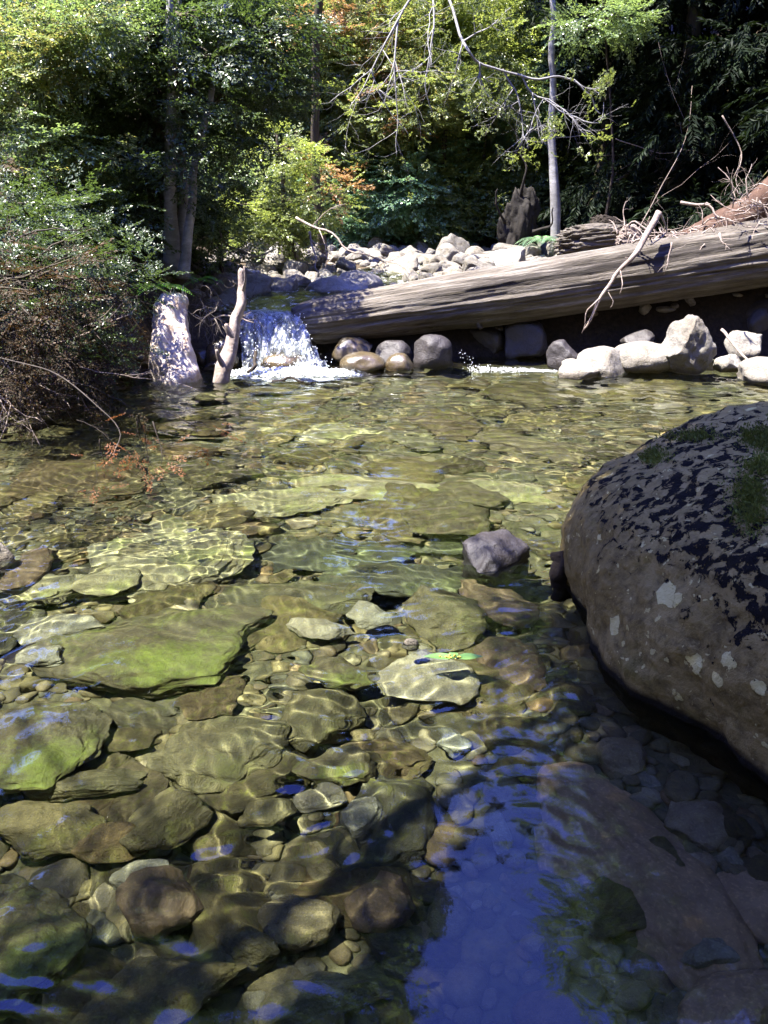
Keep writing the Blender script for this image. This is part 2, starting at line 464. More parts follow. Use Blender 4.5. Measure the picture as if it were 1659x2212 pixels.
def make_boulder():
    cx, cyy = 2.0, 2.75
    out_pts = np.array([(.84, 3.05), (.84, 2.75), (.95, 2.30), (1.12, 1.93), (1.38, 1.55), (1.9, 1.3), (2.7, 1.4), (3.3, 2.0), (3.5, 2.9), (3.2, 3.8), (2.4, 4.2), (1.6, 4.05), (1.05, 3.7), (.83, 3.4)])
    th = np.arctan2(out_pts[:, 1] - cyy, out_pts[:, 0] - cx); R = np.hypot(out_pts[:, 1] - cyy, out_pts[:, 0] - cx)
    o = np.argsort(th); th, R = th[o], R[o]
    th = np.concatenate([th - 2 * math.pi, th, th + 2 * math.pi]); R = np.tile(R, 3)
    nt_, npf = 420, 210
    T = np.linspace(-math.pi, math.pi, nt_, endpoint=False)
    R0 = np.interp(T, th, R)
    k = np.hanning(25); k /= k.sum()
    R0 = np.convolve(np.tile(R0, 3), k, 'same')[nt_:2 * nt_]
    s = np.linspace(0, 1, npf)
    rows = []
    for q in s:
        if q < .25:         # below the water: undercut
            f = q / .25; z = -.5 + .5 * f; r = R0 * (.80 + .20 * f ** .8)
            r = R0 * (.82 + .18 * math.sin(f * math.pi / 2))
            zz = np.full(nt_, z)
        else:
            a = (q - .25) / .75 * math.pi / 2
            r = R0 * (math.cos(a) ** .38) * (1 + .045 * math.sin(min(a * 3.2, math.pi))); zz = np.full(nt_, .73 * math.sin(a) ** .95)
        rows.append(np.stack([cx + r * np.cos(T), cyy + .14 * max(zz[0], 0) / .84 + r * np.sin(T), zz], -1))
    V = np.concatenate(rows); c = np.array([cx, cyy, 0])
    n = V - c; n /= np.linalg.norm(n, axis=1)[:, None]
    d = .06 * fbm(V * 1.1, 41, 3) + .022 * fbm(V * 5, 42, 4) + .006 * fbm(V * 22, 44, 3)
    V = V + n * d[:, None]
    idx = np.arange(nt_ * npf).reshape(npf, nt_)
    nx = np.roll(idx, -1, 1)
    Qd = np.stack([idx[:-1], nx[:-1], nx[1:], idx[1:]], -1).reshape(-1, 4)
    me = make_mesh('lichen_boulder', V, Qd)
    o = link('lichen_boulder', me, boulder_mat())
    o.cycles.is_caustics_receiver = True
    tag(o, 'huge grey boulder with black and white lichen at the right edge', 'boulder')
    # moss cushions where the photograph has them
    rs = np.random.RandomState(8)
    from mathutils.bvhtree import BVHTree
    bv = BVHTree.FromPolygons([tuple(v) for v in V[::1]], [tuple(f) for f in Qd])
    P = []; N = []
    for (u, v, su, sv, n_) in ((1622, 1085, 18, 30, 330), (1645, 950, 22, 15, 260), (1415, 985, 14, 8, 110), (1500, 945, 30, 6, 120), (1640, 1010, 18, 10, 110), (1385, 935, 24, 6, 90)):
        for i in range(n_):
            uu, vv = rs.normal(u, su), rs.normal(v, sv)
            hit = bv.ray_cast(Vector((0, 0, CAM_H)), ray(uu, vv))
            if hit[0]: P.append(hit[0][:]); nn = hit[1]; nn = nn if nn.dot(ray(uu, vv)) < 0 else -nn; N.append(nn[:])
    Vm, Qm = moss_mesh(np.array(P), np.array(N), 11, .013, 3)
    link('moss', make_mesh('moss', Vm, Qm, False), M['moss'], o)
    return o

# ------------------------------------------------------------------ foliage materials
def leaf_mat(name, cols, trans=.5, rough=.35, gloss=.5, tint=(1.3, 1.25, .5)):
    m, nt, out = new_mat(name); t = NT(nt)
    geo = t.n('ShaderNodeNewGeometry')
    r = geo.outputs['Random Per Island']
    base = t.ramp(r, [(i / (len(cols) - 1), c) for i, c in enumerate(cols)])
    ob = t.n('ShaderNodeTexCoord').outputs['Object']
    n = t.noise(ob, 1.3, 3, .6)
    base = t.mix(1.0, base, t.ramp(n, [(.3, .65), (.7, 1.25)]), 'MULTIPLY')
    p = t.n('ShaderNodeBsdfPrincipled', {'Base Color': base, 'Roughness': rough, 'Specular IOR Level': gloss})
    tr = t.n('ShaderNodeBsdfTranslucent', {'Color': t.mix(1.0, base, tint, 'MULTIPLY')})
    mx = t.n('ShaderNodeMixShader', {0: trans, 1: p.outputs[0], 2: tr.outputs[0]})
    nt.links.new(mx.outputs[0], out.inputs[0])
    return m
M['moss'] = leaf_mat('moss', [(.11, .14, .03), (.17, .20, .045), (.07, .08, .025)], .2, .8, .1)
M['leaf_bright'] = leaf_mat('leaf_bright', [(.11, .145, .045), (.15, .19, .06), (.20, .225, .08), (.12, .17, .07)], .5, .3, .6, (1.9, 1.85, 1.0))
M['leaf_mid'] = leaf_mat('leaf_mid', [(.10, .145, .055), (.13, .18, .07), (.16, .215, .10), (.11, .165, .08)], .48, .28, .7, (1.7, 1.7, 1.0))
M['leaf_under'] = leaf_mat('leaf_under', [(.16, .22, .09), (.20, .27, .11), (.24, .30, .14)], .5, .3, .6, (1.8, 1.8, 1.0))
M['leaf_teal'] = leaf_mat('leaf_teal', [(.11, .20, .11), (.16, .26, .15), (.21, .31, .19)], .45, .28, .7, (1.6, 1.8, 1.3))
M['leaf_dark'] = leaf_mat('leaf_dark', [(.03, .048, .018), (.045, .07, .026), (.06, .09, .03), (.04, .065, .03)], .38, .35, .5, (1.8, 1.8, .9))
M['leaf_yellow'] = leaf_mat('leaf_yellow', [(.16, .20, .06), (.22, .24, .08), (.14, .19, .06), (.30, .24, .08)], .45, .4, .4, (1.4, 1.4, 1.0))
M['leaf_orange'] = leaf_mat('leaf_orange', [(.30, .17, .07), (.34, .22, .09), (.26, .13, .05)], .4, .4, .4, (1.3, 1.2, 1.0))
M['leaf_brown'] = leaf_mat('leaf_brown', [(.03, .035, .015), (.05, .035, .018), (.028, .022, .012), (.07, .045, .022), (.10, .06, .035)], .3, .6, .2, (1.4, 1.2, .9))
M['leaf_russet'] = leaf_mat('leaf_russet', [(.16, .06, .025), (.22, .10, .04), (.10, .05, .025)], .4, .5, .3, (1.5, 1.2, .9))
M['needle'] = leaf_mat('needle', [(0.005, 0.01, 0.005), (0.008, 0.015, 0.007), (0.012, 0.021, 0.008)], .25, .6, .12)  # near-black tone stands in for shade over the right wood
M['fern'] = leaf_mat('fern_green', [(.10, .26, .03), (.16, .34, .05)], .5, .4, .4, (1.6, 1.8, .8))

def wood_mat(name, c_dark, c_mid, c_light, axis_scale=(1, 12, 12), rough=.85, crack=.5, scale=1.0, bd=.02, spots=None, shade_band=False):
    m, nt, out = new_mat(name); t = NT(nt)
    co = t.n('ShaderNodeTexCoord').outputs['Object']
    st = t.map(co, axis_scale)
    n1 = t.noise(st, 1.6 * scale, 8, .7, .25); n2 = t.noise(st, 6 * scale, 6, .7, .1); n3 = t.noise(co, 1.3, 5, .65, .4)
    c = t.ramp(n1, [(.28, c_dark), (.5, c_mid), (.72, c_light)])
    c = t.mix(t.ramp(n3, [(.38, .55), (.58, 0.0)]), c, c_dark)
    cr = t.ramp(n2, [(.30, 0.0), (.42, 1.0)])
    c = t.mix(t.math('MULTIPLY', t.math('SUBTRACT', 1.0, cr), crack), c, (.02, .015, .012))
    if shade_band:       # dark band along the flank: front shade painted into the colour
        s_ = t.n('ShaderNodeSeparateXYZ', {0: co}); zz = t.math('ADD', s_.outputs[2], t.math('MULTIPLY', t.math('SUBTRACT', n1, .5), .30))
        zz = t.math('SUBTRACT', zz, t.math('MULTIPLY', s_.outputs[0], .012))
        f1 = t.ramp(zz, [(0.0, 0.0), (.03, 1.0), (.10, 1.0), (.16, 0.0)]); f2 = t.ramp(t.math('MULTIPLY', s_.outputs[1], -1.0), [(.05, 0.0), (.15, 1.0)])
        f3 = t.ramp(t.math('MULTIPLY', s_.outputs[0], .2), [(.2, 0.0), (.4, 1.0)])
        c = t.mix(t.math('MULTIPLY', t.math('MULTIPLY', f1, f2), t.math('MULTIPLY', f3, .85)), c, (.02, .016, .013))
    if spots:
        n4 = t.noise(co, 9, 5, .6, .5)
        c = t.mix(t.ramp(n4, [(.56, 0.0), (.62, .8)]), c, spots)
    h = t.math('ADD', t.math('MULTIPLY', n1, .6), t.math('MULTIPLY', n2, .6))
    principled(t, out, c, rough, t.bump(h, .9, bd), .25)
    return m
M['log_wood'] = wood_mat('weathered_log', (.048, .040, .031), (.125, .107, .086), (.25, .232, .205), (.9, 13, 13), crack=.9, bd=.035, shade_band=True)
M['bark'] = wood_mat('bark', (0.03, 0.0228, 0.015), (0.06, 0.048, 0.033), (0.096, 0.078, 0.054), (9, 9, 1.6), crack=.5, spots=(0.072, 0.072, 0.018))
M['pale_bark'] = wood_mat('pale_bark', (0.112, 0.105, 0.098), (0.238, 0.231, 0.224), (0.385, 0.378, 0.371), (3, 3, 7), crack=.35, bd=.006)
M['driftwood'] = wood_mat('driftwood', (0.132, 0.096, 0.078), (0.252, 0.204, 0.174), (0.348, 0.3, 0.27), (7, 7, 7), crack=.6, bd=.018)
M['burl'] = wood_mat('burl', (.006, .005, .004), (.014, .011, .008), (.03, .024, .018), (5, 5, 5), crack=.5)
M['shaded_twig'] = wood_mat('shaded_twig', (.02, .016, .013), (.045, .036, .029), (.09, .075, .062), (8, 8, 8), crack=.1, bd=.002)  # darker copy of twig, left bank shadow put into its colour
M['twig'] = wood_mat('twig', (0.055, 0.044, 0.0358), (0.11, 0.0908, 0.077), (0.198, 0.176, 0.1595), (8, 8, 8), crack=.1, bd=.002)
M['dark_wood'] = wood_mat('dark_wood', (0.0138, 0.0099, 0.0066), (0.0275, 0.0204, 0.0149), (0.055, 0.0413, 0.0303), (5, 5, 5), crack=.5)
M['peeled'] = wood_mat('peeled_stump', (.26, .19, .14), (.48, .42, .36), (.66, .62, .58), (10, 10, 2.2), crack=.7, bd=.022, spots=(.30, .21, .14))
M['red_wood'] = wood_mat('red_wood', (0.035, 0.0175, 0.011), (0.065, 0.035, 0.0225), (0.11, 0.07, 0.05), (6, 6, 3), crack=.6)

# ------------------------------------------------------------------ tubes, branches, sprays
def tube(mb, P, R, sides=7, rough=0.0, seed=0, rs_=None):
    P = np.asarray(P, float); n = len(P); R = np.broadcast_to(np.asarray(R, float), (n,)).copy()
    T = np.gradient(P, axis=0); T /= np.linalg.norm(T, axis=1)[:, None] + 1e-9
    a = np.array([0, 0, 1.0]) if abs(T[0][2]) < .9 else np.array([1.0, 0, 0])
    N = np.cross(T[0], a); N /= np.linalg.norm(N); Ns = [N]
    for i in range(1, n):
        N = Ns[-1] - T[i] * (Ns[-1] @ T[i]); N /= np.linalg.norm(N) + 1e-9; Ns.append(N)
    Ns = np.array(Ns); Bs = np.cross(T, Ns)
    A = np.linspace(0, 2 * math.pi, sides, endpoint=False)
    ring = Ns[:, None, :] * np.cos(A)[None, :, None] + Bs[:, None, :] * np.sin(A)[None, :, None]
    rr = R[:, None] * np.ones(sides)[None]
    if rough:
        q = (P[:, None, :] + ring * .3).reshape(-1, 3)
        rr = rr * (1 + rough * fbm(q * 4, seed, 3).reshape(n, sides))
    V = (P[:, None, :] + ring * rr[..., None]).reshape(-1, 3)
    idx = np.arange(n * sides).reshape(n, sides); nx = np.roll(idx, -1, 1)
    Qd = np.stack([idx[:-1], idx[1:], nx[1:], nx[:-1]], -1).reshape(-1, 4)
    V = np.concatenate([V, P[:1], P[-1:]])
    c0, c1 = n * sides, n * sides + 1
    T0 = np.array([(c0, idx[0][i], nx[0][i]) for i in range(sides)] + [(c1, nx[-1][i], idx[-1][i]) for i in range(sides)])
    mb.add(V, T0, Qd)
def curve_pts(pts, n=10, wob=0.0, seed=0):
    pts = np.asarray(pts, float); m = len(pts)
    t = np.linspace(0, m - 1, n); out = []
    for x in t:
        i = min(int(x), m - 2); f = x - i
        p0 = pts[max(i - 1, 0)]; p1 = pts[i]; p2 = pts[i + 1]; p3 = pts[min(i + 2, m - 1)]
        out.append(.5 * ((2 * p1) + (-p0 + p2) * f + (2 * p0 - 5 * p1 + 4 * p2 - p3) * f * f + (-p0 + 3 * p1 - 3 * p2 + p3) * f ** 3))
    out = np.array(out)
    if wob:
        q = np.stack([t * 1.7, np.full(n, seed * 3.3), np.zeros(n)], -1)
        out += wob * np.stack([vnoise(q, seed), vnoise(q, seed + 1), vnoise(q, seed + 2)], -1) * np.linspace(0, 1, n)[:, None] ** .5
    return out
def twiggy(mb, P, r0, depth, rs, ends=None, nchild=4, spread=.8, shrink=.55, droop=-.1, sides=5):
    """a branch along P with side twigs; ends collects tips"""
    P = np.asarray(P); n = len(P)
    tube(mb, P, np.linspace(r0, r0 * .3, n), sides if r0 > .006 else 4)
    if ends is not None: ends.append((P[-1], P[-1] - P[-2]))
    if depth <= 0: return
    L = np.linalg.norm(np.diff(P, axis=0), axis=1).sum()
    for k in range(nchild):
        f = rs.uniform(.2, .95); i = min(int(f * (n - 1)), n - 2)
        p = P[i]; d = P[i + 1] - P[i]; d = d / (np.linalg.norm(d) + 1e-9)
        v = d + rs.normal(0, spread, 3); v[2] += droop; v /= np.linalg.norm(v)
        l = L * rs.uniform(.35, .65) * (1.15 - f * .5); m = 5
        q = [p]
        for j in range(m):
            v = v + rs.normal(0, .22, 3); v[2] += droop * .3; v /= np.linalg.norm(v); q.append(q[-1] + v * l / m)
        twiggy(mb, np.array(q), r0 * (1 - .6 * f) * shrink, depth - 1, rs, ends, max(2, nchild - 1), spread, shrink, droop, sides)

def leaf_quads(base, d, nrm, L, W):
    """arrays (n,3): one folded rhombic leaf each"""
    s = np.cross(nrm, d)
    L = L[:, None]; W = W[:, None]
    return np.stack([base, base + d * L * .5 + s * W + nrm * L * .06, base + d * L - nrm * L * .08, base + d * L * .5 - s * W + nrm * L * .06], 1)
def spray_template(kind, seed):
    """unit spray along +X, normal +Z: returns (n,4,3)"""
    rs = np.random.RandomState(seed); B = []; D = []; N = []; L = []; W = []
    if kind == 'broad':      # rosettes of longer leaves at twig ends
        for (ox, oy) in ((.35, .2), (.6, -.22), (1.0, 0), (.75, .3)):
            for k in range(7):
                a = rs.uniform(0, 6.28); d = np.array([math.cos(a), math.sin(a), rs.uniform(-.3, .8)]); d /= np.linalg.norm(d)
                B.append((ox, oy, 0)); D.append(d); n = np.array([-.3 * d[0], -.3 * d[1], 1]); n -= d * (n @ d); N.append(n / np.linalg.norm(n)); L.append(rs.uniform(.22, .34)); W.append(.055)
    elif kind == 'needle':
        for i in range(34):
            x = rs.uniform(0, 1); sgn = rs.choice([-1, 1]); d = np.array([.7, sgn * rs.uniform(.4, 1), rs.uniform(-.5, .1)]); d /= np.linalg.norm(d)
            B.append((x, 0, -.15 * x * x)); D.append(d); n = rs.normal(0, .4, 3) + (0, 0, 1); n -= d * (n @ d); N.append(n / np.linalg.norm(n)); L.append(rs.uniform(.2, .38)); W.append(.035)
    else:                    # small leaved planar spray
        for side in range(7):
            x0 = .12 + side * .125; sg = 1 if side % 2 else -1
            ln = .42 * (1 - x0 * .55); dv = np.array([.75, sg * .75, 0]) if side < 6 else np.array([1.0, 0, 0])
            dv /= np.linalg.norm(dv)
            for j in range(5):
                b = np.array([x0, 0, 0]) + dv * ln * (j + .6) / 5 + rs.normal(0, .012, 3)
                for q in (-1, 1):
                    d = dv + q * .9 * np.array([-dv[1], dv[0], 0]) + rs.normal(0, .25, 3); d /= np.linalg.norm(d)
                    n = np.array([0, 0, 1]) + rs.normal(0, .45, 3); n -= d * (n @ d)
                    B.append(b); D.append(d); N.append(n / np.linalg.norm(n)); L.append(rs.uniform(.075, .12)); W.append(rs.uniform(.022, .034))
    return leaf_quads(np.array(B), np.array(D), np.array(N), np.array(L), np.array(W))
_tmpl = {}
def place_sprays(P, D, scale, kind='small', seed=0, flat=.35, drop=.9):
    """P, D (n,3): origins and directions -> (V, Q)"""
    rs = np.random.RandomState(seed); key = kind
    if key not in _tmpl: _tmpl[key] = [spray_template(kind, s) for s in range(4)]
    P = np.asarray(P, float); D = np.asarray(D, float); D = D / (np.linalg.norm(D, axis=1)[:, None] + 1e-9)
    up = np.array([0, 0, 1.0]) + rs.normal(0, flat, P.shape); up = up - D * (up * D).sum(1)[:, None]; up /= np.linalg.norm(up, axis=1)[:, None] + 1e-9
    S_ = np.cross(up, D); scale = np.broadcast_to(scale, (len(P),)) * rs.uniform(.7, 1.25, len(P))
    out = []
    for k in range(4):
        sel = np.arange(len(P)) % 4 == k; tm = _tmpl[key][k]
        tm = tm[rs.uniform(size=len(tm)) < drop]
        if not sel.any(): continue
        d, s_, u_, p, sc = D[sel], S_[sel], up[sel], P[sel], scale[sel]
        v = tm.reshape(-1, 3)
        W = p[:, None, :] + sc[:, None, None] * (v[None, :, 0:1] * d[:, None, :] + v[None, :, 1:2] * s_[:, None, :] + v[None, :, 2:3] * u_[:, None, :])
        out.append(W.reshape(-1, 3))
    V = np.concatenate(out); return V, np.arange(len(V)).reshape(-1, 4)
def crown_pts(clumps, per, rs, squash=.55, droop=-.25):
    """clumps: list of (center, radius) -> spray origins and directions"""
    P = []; D = []
    for c, r in clumps:
        n = int(per * (r ** 1.6)); c = np.array(c)
        v = rs.normal(size=(n, 3)); v /= np.linalg.norm(v, axis=1)[:, None]; rad = rs.uniform(.25, 1, n) ** .6
        q = v * (rad * r)[:, None]; q[:, 2] *= squash
        P.append(c + q); d = v.copy(); d[:, 2] = d[:, 2] * .5 + droop; D.append(d + rs.normal(0, .3, (n, 3)))
    return np.concatenate(P), np.concatenate(D)
def build_crown(name, clumps, per, size, mat, parent, seed, kind='small', squash=.55, droop=-.25, drop=.9):
    rs = np.random.RandomState(seed)
    P, D = crown_pts(clumps, per, rs, squash, droop)
    V, Qd = place_sprays(P, D, size, kind, seed, drop=drop)
    return link(name, make_mesh(name, V, Qd, False), mat, parent)
def ell_clumps(c, r, n, rc, rs, hollow=.35):
    out = []
    for i in range(n):
        v = rs.normal(size=3); v /= np.linalg.norm(v); f = rs.uniform(hollow, 1) ** .7
        out.append((np.array(c) + v * np.array(r) * f, rc * rs.uniform(.6, 1.3)))
    return out
def tree(name, base, trunk_pts, r0, clumps, per, size, mats, label, seed, kind='small', bark='bark', group=None, limbs=10, squash=.55, droop=-.25, cat='tree', drop=.9, accents=()):
    """base world; trunk and clumps relative to it; the trunk mesh carries its limbs"""
    rs = np.random.RandomState(seed)
    e = empty(name, base, label, cat, group)
    mb = MB(); tp = curve_pts(trunk_pts, 22, .06, seed)
    rad = r0 * (1 - .75 * np.linspace(0, 1, 22)) * (1 + .45 * np.exp(-np.linspace(0, 1, 22) * 26))
    tube(mb, tp, rad, 12, .18, seed)
    cl = list(clumps); rs.shuffle(cl) if False else None
    for c, r in cl[:limbs]:
        c = np.array(c); i = int(np.clip(np.searchsorted(tp[:, 2], c[2] - .35 * np.linalg.norm(c[:2] - tp[10, :2])), 4, 20))
        a = tp[i]; m = (a + c) / 2 + np.array([0, 0, .12 * np.linalg.norm(c - a)])
        q = curve_pts([a, m, c], 9, .12, seed + i)
        twiggy(mb, q, rad[i] * .35 + .008, 1, rs, None, 5, .7, .5)
    link('trunk', mb.mesh('trunk'), M[bark], e)
    build_crown('crown', clumps, per, size, M[mats], e, seed, kind, squash, droop, drop)
    for k, (am, cls, aper) in enumerate(accents):
        build_crown('leaf_cluster', cls, aper, size, M[am], e, seed + 50 + k, kind, squash, droop)
    return e
def dup(root, loc, rotz=0.0, sc=1.0, label=None, szz=None):
    r = root.copy(); C.objects.link(r); r.location = loc; r.rotation_euler = (0, 0, rotz); r.scale = (sc, sc, szz or sc)
    if label: r['label'] = label
    for ch in list(root.children):
        c = ch.copy(); C.objects.link(c); c.parent = r
    return r
SHADE_SPOTS = [(1.6, 2.3, .8), (2.4, 2.6, .9), (1.0, 1.6, .6), (1.9, 1.5, .8), (1.4, 3.0, .5), (.5, 1.15, .35), (-.5, .9, .3), (2.9, 3.4, .8), (.9, 2.1, .3), (1.8, 3.6, .5), (0.2, .5, .5), (-.9, .3, .5), (1.4, .7, .8), (2.4, .8, .8), (1.1, 2.7, .3), (2.2, 3.2, .6), (1.6, 3.3, .5), (1.1, 2.1, .4), (1.0, 1.2, .5), (.75, 1.6, .35), (1.5, 2.7, .5), (1.9, 2.9, .5), (-.9, 1.5, .25), (-.15, 1.45, .3), (-1.2, 1.0, .4), (-.45, .95, .4), (.25, 1.0, .4), (1.0, 3.15, .25), (.95, 2.9, .25), (-1.5, 1.6, .2), (.45, 1.6, .2)]

# ================================================================== THE PLACE
boulder = make_boulder()

# ------------------------------------------------------------------ rocks standing out of the pool
def wet_rock(*a, **k): return rock_box(*a, **k)
rock_box('boulder', 1420, 1536, 680, 812, -.03, M['dry_stone'], 61, 'tall craggy boulder standing upright under the right part of the log', .8, .2, 'boulder', sub=5, facets=12, cut=(.6, .9), rough=.14, fine=.03)
rock_box('rock', 1236, 1362, 748, 812, -.03, M['dry_stone'], 12, 'smooth white rounded rock sunlit at the water line below the log', 1.1, .5, rotz=.3, facets=3, rough=.05)
rock_box('rock', 1202, 1302, 777, 820, -.03, M['dry_stone'], 13, 'small pale flat rock half in the water, left of the smooth white rock', .8, .5, facets=5)
rock_box('rock', 1315, 1455, 738, 806, .0, M['dry_stone'], 18, 'smooth grey slab behind the white rounded rock, in the shade of the log', .9, .3, facets=3, rough=.06)
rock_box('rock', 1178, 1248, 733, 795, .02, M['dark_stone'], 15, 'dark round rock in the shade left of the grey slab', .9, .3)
rock_box('rock', 1485, 1566, 645, 700, .32, M['dry_stone'], 16, 'mossy topped rock lying just above the tall upright boulder', .9, .4)
rock_box('rock', 1560, 1643, 715, 780, .04, M['dry_stone'], 17, 'angular grey rock to the right of the tall upright boulder', .9, .3, facets=14)
rock_box('rock', 1538, 1600, 765, 806, 0.0, M['dry_stone'], 19, 'low grey rock at the foot of the tall upright boulder', .9, .3)
rock_box('rock', 1592, 1720, 772, 832, -.03, M['dry_stone'], 20, 'white sunlit rock cut by the right edge at the water line', 1.0, .5, facets=5)
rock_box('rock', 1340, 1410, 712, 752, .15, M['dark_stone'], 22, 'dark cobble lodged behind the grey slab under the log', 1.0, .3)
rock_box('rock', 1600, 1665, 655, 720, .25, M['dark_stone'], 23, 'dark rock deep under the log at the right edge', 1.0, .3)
rock_box('rock', 563, 668, 758, 800, -.03, M['wet_stone'], 24, 'wet brown wedge of rock at the foot of the waterfall', .9, .5, facets=4, rough=.06)
rock_box('rock', 718, 806, 727, 785, .0, M['wet_stone'], 25, 'wet rock under the left end of the log', .9, .3, facets=8)
rock_box('rock', 733, 832, 760, 802, -.03, M['wet_stone'], 26, 'shiny brown rounded rock in front of the left end of the log', .9, .5, facets=2, rough=.05)
rock_box('rock', 832, 896, 763, 802, -.03, M['wet_stone'], 27, 'smallest shiny tan rock right of the brown rounded one', .9, .5, facets=2, rough=.05)
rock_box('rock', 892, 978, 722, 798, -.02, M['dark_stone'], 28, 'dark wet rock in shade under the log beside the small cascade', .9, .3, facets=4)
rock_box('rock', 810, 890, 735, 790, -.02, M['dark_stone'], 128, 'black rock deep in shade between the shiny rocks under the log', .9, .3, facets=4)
rock_box('boulder', 425, 535, 583, 690, .22, M['dry_stone'], 29, 'large grey boulder on the left bank above the waterfall', 1.0, .3, 'boulder', sub=5, facets=6)
rock_box('rock', 405, 470, 752, 790, -.02, M['wet_stone'], 31, 'small tan rock at the water line right of the peeled stump', .9, .5)
rock_box('rock', 445, 520, 730, 796, .0, M['wet_stone'], 32, 'dark brown rock behind the forked grey branch', .9, .5)
rock_box('rock', 440, 500, 776, 800, -.02, M['wet_stone'], 33, 'flat tan rock at the foot of the forked grey branch', .9, .5)
rock_box('boulder', 655, 800, 596, 655, .38, M['dry_stone'], 34, 'dark sided grey boulder at the near edge of the cobble bar above the waterfall', .9, .4, 'boulder', facets=9)
rock_box('boulder', 715, 830, 583, 640, .42, M['dry_stone'], 134, 'large pale rounded boulder on the cobble bar behind the dark sided one', .9, .4, 'boulder', facets=3)
rock_box('rock', 550, 640, 598, 640, .42, M['dry_stone'], 35, 'flat pale rock in the stream above the waterfall', .7, .4, facets=4)
def hull_rock(name, pts, mat, label, cat, seed, rough=.012):
    bm = bmesh.new()
    for p in pts: bm.verts.new(p)
    bmesh.ops.convex_hull(bm, input=bm.verts[:])
    bmesh.ops.delete(bm, geom=[v for v in bm.verts if not v.link_faces], context='VERTS')
    bmesh.ops.bevel(bm, geom=bm.edges[:] + bm.verts[:], offset=.012, segments=2, profile=.6, affect='EDGES')
    bmesh.ops.triangulate(bm, faces=bm.faces[:])
    for k in range(4): bmesh.ops.subdivide_edges(bm, edges=[e for e in bm.edges if e.calc_length() > .018], cuts=1, use_grid_fill=False); bmesh.ops.triangulate(bm, faces=bm.faces[:])
    bm.verts.index_update(); V = np.array([v.co[:] for v in bm.verts]); F = np.array([[v.index for v in f.verts] for f in bm.faces]); bm.free()
    c = V.mean(0); V = V - c
    V = V + rough * np.stack([fbm(V * 9 + 7 * k, seed + k, 4) for k in range(3)], -1)
    o = link(name, make_mesh(name, V, F), mat, None, c, True); return tag(o, label, cat)
mp_ = [at(1003, 1172, .05), at(1035, 1145, .09), at(1085, 1136, .10), at(1146, 1180, .045), at(1120, 1215, -.01), at(1065, 1242, -.02), at(1028, 1238, -.01), at(1008, 1195, .02), at(1062, 1192, .07)]
mp_ += [Vector((p.x * 1.0, p.y + dy, -.30)) for p, dy in ((mp_[0], 0), (mp_[3], 0), (mp_[5], .02), (mp_[2], .12), (mp_[1], .1))]
hull_rock('rock', mp_, M['dark_stone2'], 'dark angular rock rising from the middle of the pool', 'rock', 3)
rock_box('rock', -90, 33, 1158, 1236, -.05, M['dry_stone'], 37, 'white sunlit tip of rock above the water at the left edge', .9, .8, facets=5)
rock_box('rock', 868, 906, 1379, 1402, -.02, M['dry_stone'], 38, 'small pale pebble just breaking the surface near the floating leaves', .8, .8, facets=3, sub=3)
# dark cut bank under the log, right
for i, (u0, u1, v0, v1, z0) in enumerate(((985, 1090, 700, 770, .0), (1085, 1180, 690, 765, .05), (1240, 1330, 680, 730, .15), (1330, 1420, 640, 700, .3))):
    rock_box('rock', u0, u1, v0, v1, z0, M['dark_stone'], 140 + i, ['black rock furthest left in the hollow behind the log', 'black rock second from the left in the hollow behind the log', 'dark rock under the middle of the log above the white rounded rock', 'dark rock wedged under the log left of the tall boulder'][i], 1.0, .3)

